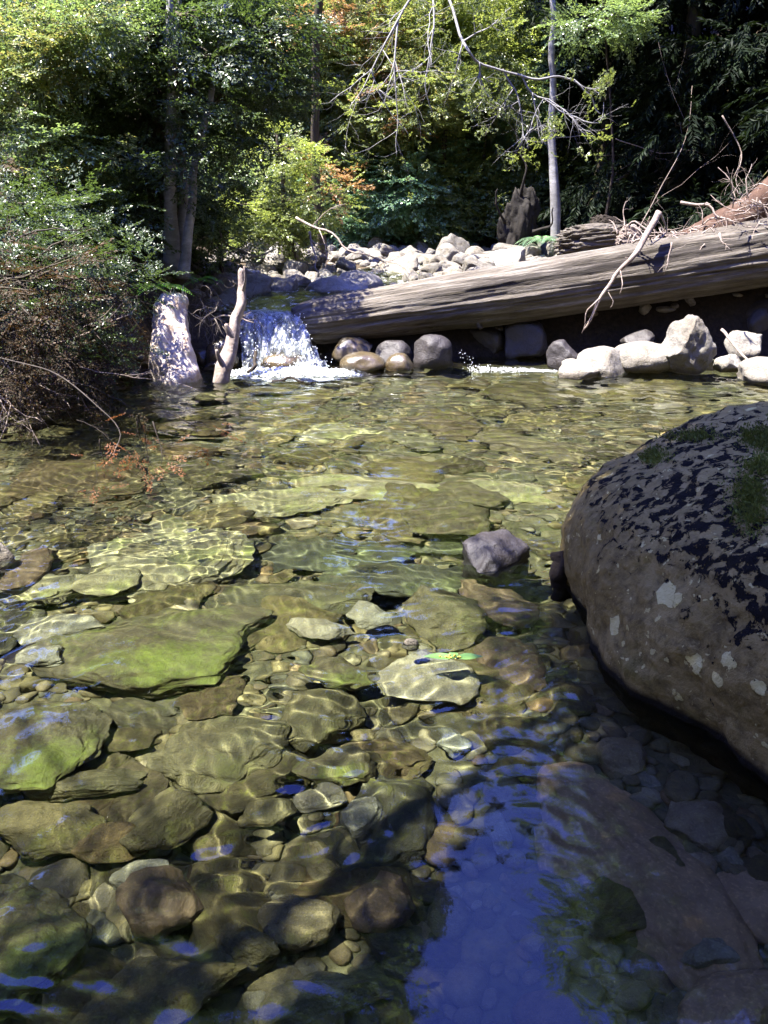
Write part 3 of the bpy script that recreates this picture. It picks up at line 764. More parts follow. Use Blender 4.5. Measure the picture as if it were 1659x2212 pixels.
# ------------------------------------------------------------------ submerged rocks
U = [  # u, v, w, h, z, thick, mat, seed, label, rotation
 (320, 1395, 500, 175, -.20, .13, 'bed_moss', 51, 'long submerged boulder with a bright green mossy top, left of the middle', .05),
 (370, 1190, 340, 175, -.24, .10, 'bed_algae', 52, 'broad yellow submerged slab beyond the mossy boulder', .25),
 (620, 1085, 330, 60, -.22, .10, 'bed_algae', 53, 'long yellowish submerged slab left of the middle of the pool', -.03),
 (810, 1052, 380, 60, -.24, .10, 'bed_algae', 54, 'largest yellowish submerged slab in the middle of the pool', -.08),
 (1060, 1068, 260, 60, -.27, .09, 'bed_algae', 154, 'submerged slab right of the largest yellowish slab', .05),
 (700, 935, 280, 40, -.30, .10, 'bed_algae', 55, 'pale brown submerged slab nearest the waterfall', .05),
 (960, 1325, 160, 120, -.22, .12, 'bed_algae2', 56, 'tan rounded submerged rock below the dark angular rock', .3),
 (1075, 1300, 120, 110, -.25, .10, 'bed_brown', 57, 'brown submerged rock leaning against the tan rounded one', .5),
 (920, 1462, 210, 120, -.16, .07, 'bed_pale', 58, 'flat pale submerged rock under the floating leaves', .1),
 (1100, 1432, 140, 120, -.22, .08, 'bed_brown', 59, 'square brown submerged rock right of the floating leaves', .2),
 (728, 1452, 165, 66, -.17, .07, 'bed_moss', 60, 'small green topped submerged rock left of the flat pale rock', .0),
 (700, 1550, 180, 120, -.18, .09, 'bed_algae2', 62, 'olive submerged rock below the small green topped one', .1),
 (60, 1610, 330, 200, -.18, .11, 'bed_moss', 63, 'large mossy submerged boulder at the left edge', .3),
 (475, 1625, 300, 150, -.20, .11, 'bed_algae2', 64, 'broad dark olive submerged boulder with light ripples on it', .1),
 (725, 1655, 170, 80, -.17, .07, 'bed_moss', 65, 'submerged rock with a bright green left shoulder', .05),
 (350, 1770, 190, 120, -.20, .09, 'bed_stone', 66, 'angular grey submerged rock crossed by light ripples', .4),
 (575, 1765, 130, 62, -.20, .06, 'bed_algae2', 67, 'egg shaped tan submerged rock', .4),
 (785, 1760, 95, 110, -.20, .07, 'bed_pale', 68, 'pale blocky submerged rock left of the sky reflection', .2),
 (690, 1725, 110, 60, -.20, .05, 'bed_pale', 168, 'flat grey submerged rock between the egg shaped and blocky ones', -.3),
 (345, 1945, 190, 130, -.22, .09, 'bed_brown', 69, 'broad brown submerged rock with a dark gap beneath it', -.2),
 (530, 2040, 160, 70, -.22, .05, 'bed_algae2', 70, 'narrow tan submerged rock lying slantwise', -.45),
 (640, 2000, 170, 110, -.26, .07, 'bed_stone', 71, 'dim olive submerged rock beside the narrow tan one', -.3),
 (90, 1780, 260, 120, -.20, .08, 'bed_stone', 72, 'grey submerged rock near the left edge crossed by bright ripples', .2),
 (240, 1820, 190, 80, -.20, .07, 'bed_stone', 172, 'long grey submerged rock right of the one by the left edge', .1),
 (20, 2030, 330, 280, -.16, .10, 'bed_moss', 73, 'green mossy submerged boulder in the bottom left corner', .4),
 (330, 2150, 400, 160, -.24, .09, 'bed_stone', 74, 'large dim slab along the bottom edge', .25),
 (700, 2160, 300, 130, -.26, .08, 'bed_stone', 75, 'dim rounded slab at the bottom edge left of the sky reflection', .1),
 (300, 1900, 120, 70, -.22, .05, 'bed_pale', 76, 'pale wedge of submerged rock behind the broad brown rock', .2),
 (230, 1255, 140, 60, -.15, .06, 'bed_algae', 77, 'small yellow submerged slab near the left edge', .3),
 (90, 1270, 200, 50, -.15, .06, 'bed_algae', 78, 'flat striped submerged slab touching the left edge', .3),
 (120, 1360, 200, 60, -.20, .05, 'bed_pale', 79, 'pale flat submerged stones left of the mossy boulder', .1),
 (90, 1415, 100, 36, -.14, .04, 'bed_pale', 80, 'whitish submerged rock in front of the mossy boulder', .1),
 (690, 1360, 150, 40, -.20, .04, 'bed_pale', 81, 'pale submerged slab between the mossy boulder and the tan rounded rock', -.1),
 (800, 1330, 100, 50, -.20, .05, 'bed_pale', 82, 'bright submerged rock with ripple lines left of the tan rounded rock', -.4),
 (560, 1590, 110, 60, -.2, .05, 'bed_pale', 83, 'crooked pale submerged rock right of the broad olive boulder', .2),
 (180, 1690, 260, 60, -.2, .06, 'bed_algae2', 84, 'long brown submerged rock below the left mossy boulder', .15),
 (980, 1600, 70, 60, -.22, .04, 'bed_pale', 85, 'small round sunlit stone at the tip of the sky reflection', 0),
 (1075, 1790, 50, 95, -.20, .05, 'bed_pale', 86, 'pale upright stone inside the sky reflection', .1),
 (1345, 1880, 330, 520, -.25, .14, 'bed_brown_lifted', 87, 'huge smooth brown submerged boulder at the lower right', .35),
 (1340, 1630, 105, 80, -.20, .08, 'bed_round', 88, 'round olive submerged stone below the lichen boulder', -.2),
 (1520, 1775, 150, 120, -.22, .09, 'bed_round', 89, 'triangular submerged rock near the right edge', -.5),
 (1575, 1860, 90, 55, -.22, .05, 'bed_pale', 90, 'pale blue grey submerged stone near the right edge', -.2),
 (1640, 1960, 210, 210, -.26, .12, 'bed_brown_lifted', 91, 'big dark round submerged rock cut by the right edge', .1),
 (1530, 2058, 130, 60, -.20, .05, 'bed_pale', 92, 'light grey submerged stone resting between the brown boulders', .2),
 (1600, 2180, 300, 150, -.22, .09, 'bed_brown_lifted', 93, 'reddish submerged slab in the bottom right corner', .2),
 (1505, 1880, 90, 80, -.25, .07, 'bed_round', 94, 'dark olive stone wedged against the huge brown boulder', -.4),
 (1410, 1690, 90, 45, -.24, .04, 'bed_pale', 95, 'small pale chip of rock below the round olive stone', -.2),
 (1230, 1640, 120, 50, -.24, .05, 'bed_algae2', 96, 'flat olive stone left of the round olive stone', .3),
 (1490, 1630, 200, 80, -.28, .06, 'bed_round', 97, 'long shaded stone lying under the edge of the lichen boulder', -.6),
 (1370, 1590, 90, 55, -.30, .05, 'bed_round', 98, 'dim stone under the left edge of the lichen boulder', .1),
 (1110, 1520, 150, 60, -.25, .05, 'bed_brown', 99, 'brown submerged rock between the sky reflection and the lichen boulder', .1),
 (60, 1225, 90, 90, -.09, .06, 'bed_brown', 100, 'brown submerged flank of rock beside the white tip at the left edge', .1),
 (820, 1950, 150, 120, -.26, .07, 'bed_brown', 101, 'reddish brown submerged rock left of the sky reflection near the bottom', .1),
 (690, 1185, 420, 90, -.42, .08, 'bed_deep_dimmed', 103, 'green slab darkened for the dim deep hollow beyond the mossy boulder', .05),
 (960, 1160, 330, 80, -.44, .08, 'bed_deep_dimmed', 104, 'green slab darkened for the dim deep hollow behind the dark angular rock', -.1),
 (860, 1255, 360, 80, -.38, .07, 'bed_deep_dimmed', 105, 'slab darkened for dimness at the near side of the deep hollow', .15),
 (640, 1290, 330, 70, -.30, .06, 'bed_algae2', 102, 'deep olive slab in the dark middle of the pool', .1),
]
for n_, (c_, mo, am, kw) in {
    'bed_moss': ([(0.0912, 0.0768, 0.0384), (0.1056, 0.0912, 0.0480)], (0.0624, 0.0816, 0.0058), .62, dict(scale=.9, bumpd=.012, vary=.55)),
    'bed_algae2': ([(0.0816, 0.0720, 0.0312), (0.1056, 0.0912, 0.0432), (0.0672, 0.0624, 0.0288)], (0.0576, 0.0624, 0.0096), .30, dict(scale=1.3, bumpd=.012)),
    'bed_deep_dimmed': ([(.040, .045, .022), (.055, .055, .03)], (.05, .06, .015), .3, dict(scale=1.3, bumpd=.012)),  # silty green, darkened in place of deep-water dimness and dark tree reflections
    'bed_pale': ([(0.204, 0.198, 0.15), (0.24, 0.216, 0.144), (0.168, 0.174, 0.138)], None, 0, dict(scale=1.6, bumpd=.008)),
    'bed_round': ([(.26, .20, .10), (.20, .16, .09), (.28, .22, .14)], None, 0, dict(scale=1.8, bumpd=.006, vary=.35))}.items():
    M[n_] = stone_mat(n_, c_, .75, moss=mo, moss_amt=am, **kw)
for (u, v, w, h, z, th, mt, sd, lb, an) in U:
    big = w > 240
    kw = dict(facets=5, rough=.07, cut=(.6, .95), fine=.02) if mt in ('bed_brown', 'bed_brown_lifted', 'bed_round') else dict(facets=13, rough=.12, cut=(.45, .9), fine=.025)
    rock_under('river_rock', u, v, w * 1.04, h * 1.04, z - .035, th * .85, M[mt], sd, lb, 'rock', None, an, sub=6 if big else 5, **kw)

# loose stones on the bed: individuals first, then the gravel between them
shapes = []
for k in range(9):
    V, F = rock_verts(900 + k, 5, facets=18, cut=(.42, .8), rough=.14, fine=.03)
    shapes.append(make_mesh('river_stone', V, F)); shapes[-1].materials.append(M['bed_stone'])
rs = np.random.RandomState(77); n_st = 0; tries = 0
while n_st < 290 and tries < 5000:
    tries += 1
    y = 1.0 + 7.2 * rs.uniform() ** 1.25; x = rs.uniform(-.56, .56) * (y + 1.0)
    if x < bank_left_x(y) - .2: continue
    if (x - 2.0) ** 2 + (y - 2.75) ** 2 < 1.0: continue
    s = rs.uniform(.055, .14) * (1 + .10 * y) * (1.35 if rs.uniform() < .25 else .85)
    o = link('river_stone', shapes[rs.randint(9)], caustic=True)
    if y > 4.4: s *= 1.45
    sx, sy, sz = s * rs.uniform(.9, 1.5), s * rs.uniform(.7, 1.1), s * rs.uniform(.28, .5)
    o.location = (x, y, h1(x, y) + sz * .3); o.scale = (sx, sy, sz)
    o.rotation_euler = (rs.normal(0, .15), rs.normal(0, .15), rs.uniform(0, 6.28))
    tag(o, 'loose olive brown stone lying on the bed of the clear pool', 'stone', 'loose stones on the pool bed'); n_st += 1
def stone_field(name, pts, sizes, mat, seed, flat=.55, sub=2, label=None, cat=None):
    rs = np.random.RandomState(seed); lib = [rock_verts(300 + k, sub, facets=7, cut=(.5, .9), rough=.12, fine=.02) for k in range(8)]
    mb = MB(); kinds = rs.randint(8, size=len(pts))
    for k in range(8):
        V, F = lib[k]; sel = np.where(kinds == k)[0]
        if not len(sel): continue
        a = rs.uniform(0, 6.28, len(sel)); s = sizes[sel]
        sc = np.stack([s * rs.uniform(.8, 1.5, len(sel)), s * rs.uniform(.7, 1.1, len(sel)), s * flat * rs.uniform(.6, 1.2, len(sel))], -1)
        W = V[None] * sc[:, None, :]
        x = W[..., 0] * np.cos(a)[:, None] - W[..., 1] * np.sin(a)[:, None]; y = W[..., 0] * np.sin(a)[:, None] + W[..., 1] * np.cos(a)[:, None]
        W = np.stack([x, y, W[..., 2]], -1) + pts[sel][:, None, :]
        FF = F[None] + (np.arange(len(sel)) * len(V))[:, None, None]
        mb.add(W.reshape(-1, 3), FF.reshape(-1, 3))
    o = link(name, mb.mesh(name), mat, caustic=True)
    return tag(o, label, cat, kind='stuff')
rs = np.random.RandomState(5); n = 7000
y = .8 + 7.8 * rs.uniform(size=n) ** 1.15; x = rs.uniform(-.6, .6, n) * (y + 1.0)
ok = x > bank_left_x(y) - .5; x, y = x[ok], y[ok]
sz = rs.uniform(.012, .038, len(x)) * (1 + .10 * y) * (1 + .8 * (rs.uniform(size=len(x)) < .12))
stone_field('gravel', np.stack([x, y, hgt(x, y) + sz * .2 - .012 * (y > 4.4)], -1), sz, M['gravel'], 6, label='olive and tan gravel between the stones on the pool bed', cat='gravel')

# ------------------------------------------------------------------ the sunlit cobble bar behind the log
dry = []
for k in range(9):
    V, F = rock_verts(500 + k, 4, facets=15, cut=(.5, .9), rough=.10, fine=.02)
    dry.append(make_mesh('cobble', V, F)); dry[-1].materials.append(M['dry_stone'])
rs = np.random.RandomState(31); n_c = 0; tries = 0; placed = []
while n_c < 285 and tries < 9000:
    tries += 1
    y = rs.uniform(9.6, 17.6); x = rs.uniform(-2.6, 5.6)
    cxl = -1.15 + .25 * (y - 9)
    if abs(x - cxl) < .62 and y < 13.2: continue
    if y < 10.4 and x > -.2: continue
    s = rs.uniform(.09, .20) * (1.6 if rs.uniform() < .22 else 1) * (1.25 if y > 14 else 1)
    if any((x - a) ** 2 + (y - b) ** 2 < (s * .8 + c * .8) ** 2 for a, b, c in placed): continue
    placed.append((x, y, s))
    o = link('cobble', dry[rs.randint(9)], caustic=False)
    zz = s * rs.uniform(.55, .9)
    o.location = (x, y, h1(x, y) + zz * .45); o.scale = (s * rs.uniform(.9, 1.4), s * rs.uniform(.8, 1.1), zz)
    o.rotation_euler = (rs.normal(0, .25), rs.normal(0, .25), rs.uniform(0, 6.28))
    tag(o, 'pale sunlit cobble on the stone bar behind the fallen log', 'stone', 'sunlit cobbles of the bar behind the log'); n_c += 1
n = 3500; y = rs.uniform(9.2, 18, n); x = rs.uniform(-3.2, 6, n); sz = rs.uniform(.03, .085, n)
stone_field('small_cobbles', np.stack([x, y, hgt(x, y) + sz * .25], -1), sz, M['dry_small'] if 'dry_small' in M else M['dry_stone'], 9, flat=.7, label='small pale stones filling the gaps of the cobble bar', cat='gravel')
# stones on the right shore under the log
rs = np.random.RandomState(41); n = 420
x = rs.uniform(1.2, 5.5, n); y = rs.uniform(8.15, 8.95, n); sz = rs.uniform(.03, .09, n)
ok = (hgt(x, y) < .3) & (hgt(x, y) > -.12); x, y, sz = x[ok], y[ok], sz[ok]
stone_field('shore_stones', np.stack([x, y, hgt(x, y) + sz * .2], -1), sz, M['dry_stone'], 10, flat=.7, label='small grey stones on the shaded shore under the log', cat='gravel')

# ------------------------------------------------------------------ upper stream and waterfall
ux = np.linspace(-2.4, 1.2, 90); uy = np.linspace(9.02, 15.5, 150); X, Y, Q = grid(ux, uy)
P3 = np.stack([X, Y, 0 * X], -1)
zc = .49 + .012 * np.maximum(Y - 9, 0)
Zu = zc + .02 * fbm(P3 * np.array([4, 2.5, 1]), 71, 4)
m, nt, out = new_mat('stream_water'); t = NT(nt)
co = t.n('ShaderNodeTexCoord').outputs['Object']
gl = t.n('ShaderNodeBsdfGlass', {'Color': (.80, .86, .70, 1), 'Roughness': .03, 'IOR': 1.333, 'Normal': t.bump(t.noise(co, 14, 5, .6), .5, .02)})
fo = t.n('ShaderNodeBsdfPrincipled', {'Base Color': (.85, .88, .88, 1), 'Roughness': .4})
f = t.ramp(t.noise(t.map(co, (3, 1.2, 3)), 4.0, 8, .75, .6), [(.55, 0.0), (.64, .9)])
mx = t.n('ShaderNodeMixShader', {0: f, 1: gl.outputs[0], 2: fo.outputs[0]}); nt.links.new(mx.outputs[0], out.inputs[0])
o = link('stream_water', make_mesh('stream_water', np.stack([X, Y, Zu], -1), Q), m); tag(o, kind='structure')

def foam_mat(name, lo, hi, sc, z_streak):
    m, nt, out = new_mat(name); t = NT(nt)
    co = t.n('ShaderNodeTexCoord').outputs['Object']
    n1 = t.noise(t.map(co, (1, 1, z_streak)), sc, 8, .72, .6)
    f = t.ramp(n1, [(lo, 0.0), (hi, 1.0)])
    n2 = t.noise(co, sc * 3, 5, .7)
    p = t.n('ShaderNodeBsdfPrincipled', {'Base Color': (.62, .66, .68, 1), 'Roughness': .35, 'Subsurface Weight': .0, 'Normal': t.bump(n2, .8, .02)})
    tl = t.n('ShaderNodeBsdfTranslucent', {'Color': (.85, .90, .92, 1)})
    ps = t.n('ShaderNodeMixShader', {0: .35, 1: p.outputs[0], 2: tl.outputs[0]})
    g = t.n('ShaderNodeBsdfGlass', {'Color': (.85, .92, .88, 1), 'Roughness': .08, 'IOR': 1.05})
    tr = t.n('ShaderNodeBsdfTransparent', {'Color': (.96, .98, .97, 1)})
    gs = t.n('ShaderNodeBsdfGlossy', {'Color': (1, 1, 1, 1), 'Roughness': .12, 'Normal': t.bump(n1, .8, .02)})
    clear = t.n('ShaderNodeMixShader', {0: .12, 1: tr.outputs[0], 2: gs.outputs[0]})
    mx = t.n('ShaderNodeMixShader', {0: f, 1: clear.outputs[0], 2: ps.outputs[0]}); nt.links.new(mx.outputs[0], out.inputs[0])
    return m
for i_, (x_, y_, z_, r_, lb_) in enumerate(((-1.35, 8.98, .22, .22, 'black wet rock behind the left half of the waterfall'), (-.92, 8.95, .15, .20, 'black wet rock behind the right half of the waterfall'), (-1.12, 8.75, .06, .16, 'wet dark rock splitting the waterfall near its foot'))):
    rock('rock', (x_, y_, z_), (r_, r_ * .7, r_), 830 + i_, M['dark_stone'], lb_)
wf = empty('waterfall', (-1.05, 8.75, 0), 'small white waterfall pouring between the left bank and the log end', 'waterfall')
def fall_sheet(seed, dy, lo, hi, x0, x1):
    nx_, ns = 110, 130; U_, Sx = np.meshgrid(np.linspace(0, 1, nx_), np.linspace(0, 1, ns))
    U_, Sx = U_.ravel(), Sx.ravel()
    top = .50 - .06 * np.abs(U_ - .4); y0 = 9.10; 
    yy = y0 - .12 * np.minimum(Sx * 6, 1) - (.62 + dy) * Sx ** .8
    zz = np.where(Sx < .12, top + .01, top - (top + .03) * (np.maximum(Sx - .12, 0) / .88) ** 1.35)
    xx = x0 + (x1 - x0) * U_ + (U_ - .45) * .25 * Sx + .20 * Sx ** 2
    P3 = np.stack([xx * 5, zz * 2.2, yy * 2], -1); nz = fbm(P3, seed, 4, .6)
    k = smooth(.08, .35, Sx)
    yy = yy - .16 * nz * k; zz = zz + .08 * k * fbm(P3 * 1.7 + 5, seed + 5, 3) * (1 - smooth(.92, 1, Sx))
    idx = np.arange(nx_ * ns).reshape(ns, nx_); Qd = np.stack([idx[:-1, :-1], idx[:-1, 1:], idx[1:, 1:], idx[1:, :-1]], -1).reshape(-1, 4)
    V = np.stack([xx, yy, zz], -1) - np.array([-1.05, 8.75, 0])
    link('water_sheet', make_mesh('water_sheet', V, Qd), foam_mat('fall_%d' % seed, lo, hi, 13, .16), wf)
fall_sheet(81, 0, .41, .62, -1.50, -.90)
fall_sheet(87, .10, .49, .68, -1.44, -.92)
# foam at the foot and flying drops
rs = np.random.RandomState(12); mb = MB(); Vi, Fi = ico(1)
def drops(mb, n, fn):
    for i in range(n):
        p, r = fn(i); mb.add(Vi * r * np.array([1, 1, rs.uniform(.8, 1.6)]) + p, Fi)
def f1(i):
    s = rs.uniform(0, 1); a = rs.normal(0, 1)
    return np.array([rs.uniform(-.50, .25) + .35 * s * s, -.05 - .62 * s + rs.normal(0, .05), (.5 - .5 * s) + abs(rs.normal(0, .06)) * s]), rs.uniform(.002, .0065)
drops(mb, 420, f1)
def f2(i):
    a = rs.uniform(0, 6.28); q = rs.uniform(0, 1) ** .7
    return np.array([.12 + .62 * q * math.cos(a), -.62 + .28 * q * math.sin(a), rs.uniform(0, .05) * (1.2 - q)]), rs.uniform(.004, .013)
drops(mb, 1200, f2)
M['foam'] = bpy.data.materials.new('foam'); M['foam'].use_nodes = True
pb = M['foam'].node_tree.nodes['Principled BSDF']; pb.inputs['Base Color'].default_value = (.88, .9, .91, 1); pb.inputs['Roughness'].default_value = .3
link('spray', mb.mesh('spray'), M['foam'], wf)
# foam collar floating on the pool
a = np.linspace(0, 1, 60); X, Y, Q = grid(np.linspace(-.6, .95, 150), np.linspace(-1.15, -.45, 70))
P3 = np.stack([X, Y, 0 * X], -1); Zf = .004 + .035 * np.clip(fbm(P3 * 6, 91, 4) + .1, 0, 1) * smooth(-1.1, -.7, Y)
d = np.sqrt(((X - .15) / .72) ** 2 + ((Y + .62) / .42) ** 2)
keep = (d[Q].mean(1) < 1)
link('foam', make_mesh('foam', np.stack([X, Y, Zf - .03 * smooth(.8, 1, d)], -1), Q[keep]), foam_mat('foam_edge', .50, .62, 9, 1), wf)
# second trickle under the log
w2 = empty('small_cascade', (1.02, 8.7, 0), 'thin splash of white water under the middle of the log', 'waterfall')
mb = MB()
def f3(i):
    if i < 30:
        s = rs.uniform(0, 1); return np.array([-.22 + .12 * s + rs.normal(0, .035), -.30 - .2 * s + rs.normal(0, .04), .16 * (1 - s) ** 1.4 + abs(rs.normal(0, .02))]), rs.uniform(.0015, .0035)
    s = rs.uniform(0, 1)
    return np.array([-.15 + .85 * s + rs.normal(0, .02), -.42 - .06 * s + rs.normal(0, .08 * (1.2 - s)), .004 + abs(rs.normal(0, .016)) * (1 - s)]), rs.uniform(.002, .006)
drops(mb, 520, f3)
link('spray', mb.mesh('spray'), M['foam'], w2)

# ------------------------------------------------------------------ the great fallen log
def make_log():
    A = Vector((-.93, 9.0, .36)); B = Vector((7.0, 9.35, 1.56)); L = (B - A).length
    nx_, na = 420, 150; xs_ = np.linspace(0, L, nx_); T = np.linspace(0, 2 * math.pi, na, endpoint=False)
    XX, TT = np.meshgrid(xs_, T, indexing='ij')
    r = np.interp(xs_, [0, .25, 2.6, 5.2, 8.2], [.21, .245, .30, .345, .40])[:, None] * np.ones(na)[None]
    c, s = np.cos(TT), np.sin(TT)
    q = np.stack([XX * .35, c * 1.6, s * 1.6], -1).reshape(-1, 3)
    r = r * (1 + .06 * fbm(q, 5, 3).reshape(nx_, na))
    q2 = np.stack([XX * .55, c * 7, s * 7], -1).reshape(-1, 3)
    r = r + .016 * fbm(q2, 9, 4).reshape(nx_, na)
    q3 = np.stack([XX * 2.5, c * 26, s * 26], -1).reshape(-1, 3)
    r = r + .007 * fbm(q3, 12, 3).reshape(nx_, na)
    # long checks running along the grain: angle measured from local -Y (towards the viewer) upwards
    for (x0, x1, a0, slope, dep, wd) in ((2.6, 8.0, .10, .035, .045, .05), (4.3, 7.6, .38, .02, .05, .045), (.1, 3.0, -.45, -.02, .02, .03), (1.4, 5.2, -.15, .03, .025, .035), (3.2, 6.5, -.6, .0, .02, .03), (.6, 2.2, 1.0, .02, .02, .02), (2, 5, 1.35, .0, .02, .02)):
        ang = math.pi * 1.5 - (a0 + slope * (XX - x0)) - .03 * np.sin(XX * 2.1 + a0 * 9)
        dd = np.abs((TT - ang + math.pi) % (2 * math.pi) - math.pi)
        r = r - 1.5 * dep * np.exp(-(dd / wd) ** 2) * smooth(x0, x0 + .5, XX) * (1 - smooth(x1 - .6, x1, XX))
    # torn scar near the left end, upper front
    ang = math.pi * 1.5 - .55
    dd = (TT - ang + math.pi) % (2 * math.pi) - math.pi
    sc = np.exp(-(dd / .13) ** 2) * np.exp(-((XX - 1.35) / .24) ** 2)
    r = r - .06 * sc * (1 + .8 * fbm(np.stack([XX * 9, c * 12, s * 12], -1).reshape(-1, 3), 33, 3).reshape(nx_, na))
    x = XX + 0.0
    # ragged broken end
    k = np.exp(-XX / .10)
    x = x + k * .06 * fbm(np.stack([0 * XX, c * 3, s * 3], -1).reshape(-1, 3), 51, 4).reshape(nx_, na) - .10 * k * c * 0
    r = r * (1 - .12 * np.exp(-XX / .05))
    bow = -.05 * np.sin(XX / L * math.pi)
    V = np.stack([x, r * c, r * s + bow], -1).reshape(-1, 3)
    idx = np.arange(nx_ * na).reshape(nx_, na); nx = np.roll(idx, -1, 1)
    Qd = [np.stack([idx[:-1], idx[1:], nx[1:], nx[:-1]], -1).reshape(-1, 4)]
    # end face: concentric rings of a hollow, splintered end
    rings = [idx[0]]; base = V[idx[0]]; cen = base.mean(0); extra = []; off = len(V)
    for j, f in enumerate((.92, .8, .66, .5, .34, .18, .05)):
        p = cen + (base - cen) * f; p[:, 0] = base[:, 0] * f + .05 * (1 - f) + .035 * fbm(p * 9, 61 + j, 2)
        extra.append(p); rings.append(off + j * na + np.arange(na))
    V = np.concatenate([V] + extra)
    for a_, b_ in zip(rings[:-1], rings[1:]):
        Qd.append(np.stack([a_, np.roll(a_, -1), np.roll(b_, -1), b_], -1))
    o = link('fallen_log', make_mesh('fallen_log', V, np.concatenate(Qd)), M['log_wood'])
    d = (B - A).normalized(); yv = Vector((0, 0, 1)).cross(d).normalized(); zv = d.cross(yv)
    o.matrix_world = Matrix(((d.x, yv.x, zv.x, A.x), (d.y, yv.y, zv.y, A.y), (d.z, yv.z, zv.z, A.z), (0, 0, 0, 1)))
    tag(o, 'huge weathered grey brown log lying slanted across the stream', 'log')
make_log()
lg = bpy.data.objects['fallen_log']; rs = np.random.RandomState(6)
for (x_, a_, r_, L_) in ((1.9, .55, .035, .07), (4.2, .2, .045, .09), (5.0, .75, .03, .12), (3.1, -.35, .025, .04), (5.6, -.1, .05, .10)):
    mb = MB(); an = math.pi * 1.5 - a_; d = np.array([.35, math.cos(an), math.sin(an)]); r0 = np.interp(x_, [0, .25, 2.6, 5.2, 8.2], [.21, .245, .30, .345, .40]) - .03
    p0 = np.array([x_, r0 * math.cos(an), r0 * math.sin(an) - .05 * math.sin(x_ / 8 * math.pi)])
    tube(mb, curve_pts([p0 - d * .03, p0 + d * .03, p0 + d * (.03 + L_)], 9, .01, 2), [r_ * 1.9, r_ * 1.6, r_ * 1.3, r_ * 1.1, r_, r_, r_ * .9, r_ * .85, r_ * .6], 16, .45, int(x_ * 9))
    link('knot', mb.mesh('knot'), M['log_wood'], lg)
def log_front(u, v): return aty(u, v, 8.70)

# dead branch draped over the log
e = empty('dead_branch', log_front(1395, 600), 'bleached dead branch hanging down over the front of the log', 'branch')
mb = MB(); rs = np.random.RandomState(3); b0 = np.array(e.location)
P = np.array([np.array(aty(u, v, y)) - b0 for u, v, y in ((1424, 458, 8.95), (1400, 500, 8.85), (1375, 545, 8.66), (1335, 590, 8.60), (1300, 640, 8.55), (1278, 690, 8.52), (1262, 716, 8.52))])
tube(mb, curve_pts(P, 26, .02, 4), np.linspace(.038, .007, 26), 8, .25, 2)
for (a, b, c_, r) in (((1400, 500, 8.85), (1372, 478, 8.9), (1352, 492, 8.95), .014), ((1300, 640, 8.55), (1270, 668, 8.5), (1262, 700, 8.48), .008), ((1340, 585, 8.6), (1345, 615, 8.5), (1338, 635, 8.48), .007),
                      ((1424, 458, 8.95), (1440, 500, 9.0), (1405, 530, 8.85), .012), ((1310, 625, 8.57), (1325, 650, 8.5), (1318, 665, 8.5), .005), ((1375, 545, 8.66), (1365, 560, 8.62), (1350, 556, 8.6), .01), ((1278, 690, 8.52), (1268, 695, 8.5), (1256, 720, 8.5), .005)):
    Pp = [np.array(aty(*q)) - b0 for q in (a, b, c_)]
    tube(mb, curve_pts(Pp, 9, .02, 5), np.linspace(r, r * .4, 9), 6, .2, 3)
link('limb', mb.mesh('limb'), M['driftwood'], e)

# slab of split wood and rotten chunk on the gravel behind the log
def driftchunk(name, u0, u1, v0, v1, y, mat, seed, label, cat, elong=1.0, tilt=.1, rotz=0):
    V, F = ico(6); V = V.copy(); rs = np.random.RandomState(seed)
    V[:, 1:] = V[:, 1:]
    V = np.sign(V) * np.abs(V) ** np.array([.6, .8, .75])
    q = np.stack([V[:, 0] * .5, V[:, 1] * 6, V[:, 2] * 9], -1)
    V = V * (1 + .16 * fbm(q, seed, 4, .6))[:, None]; V[:, 0] += .12 * fbm(V * np.array([0, 5, 7]), seed + 2, 3) * np.sign(V[:, 0])
    a = aty(u0, (v0 + v1) / 2, y); b = aty(u1, (v0 + v1) / 2, y); tz = aty((u0 + u1) / 2, v0, y).z; bz = aty((u0 + u1) / 2, v1, y).z
    V = V * np.array([(b.x - a.x) / 2, (b.x - a.x) / 2 * .5 * elong, (tz - bz) / 2])
    o = link(name, make_mesh(name, V, F), mat); o.location = ((a.x + b.x) / 2, y, (tz + bz) / 2); o.rotation_euler = (0, tilt, rotz)
    return tag(o, label, cat)
driftchunk('split_log', 1206, 1350, 488, 560, 10.2, M['log_wood'], 5, 'short split slab of grey wood resting behind the log', 'log', 1, -.08, .15)
driftchunk('rotten_wood', 1275, 1355, 472, 520, 10.6, M['dark_wood'], 7, 'crumbling red brown chunk of rotten wood on top of the split slab', 'wood', 1, .25)
driftchunk('rotten_wood', 1335, 1385, 490, 545, 10.0, M['driftwood'], 8, 'small knotty lump of pale wood beside the top of the dead branch', 'wood', 1, .5)

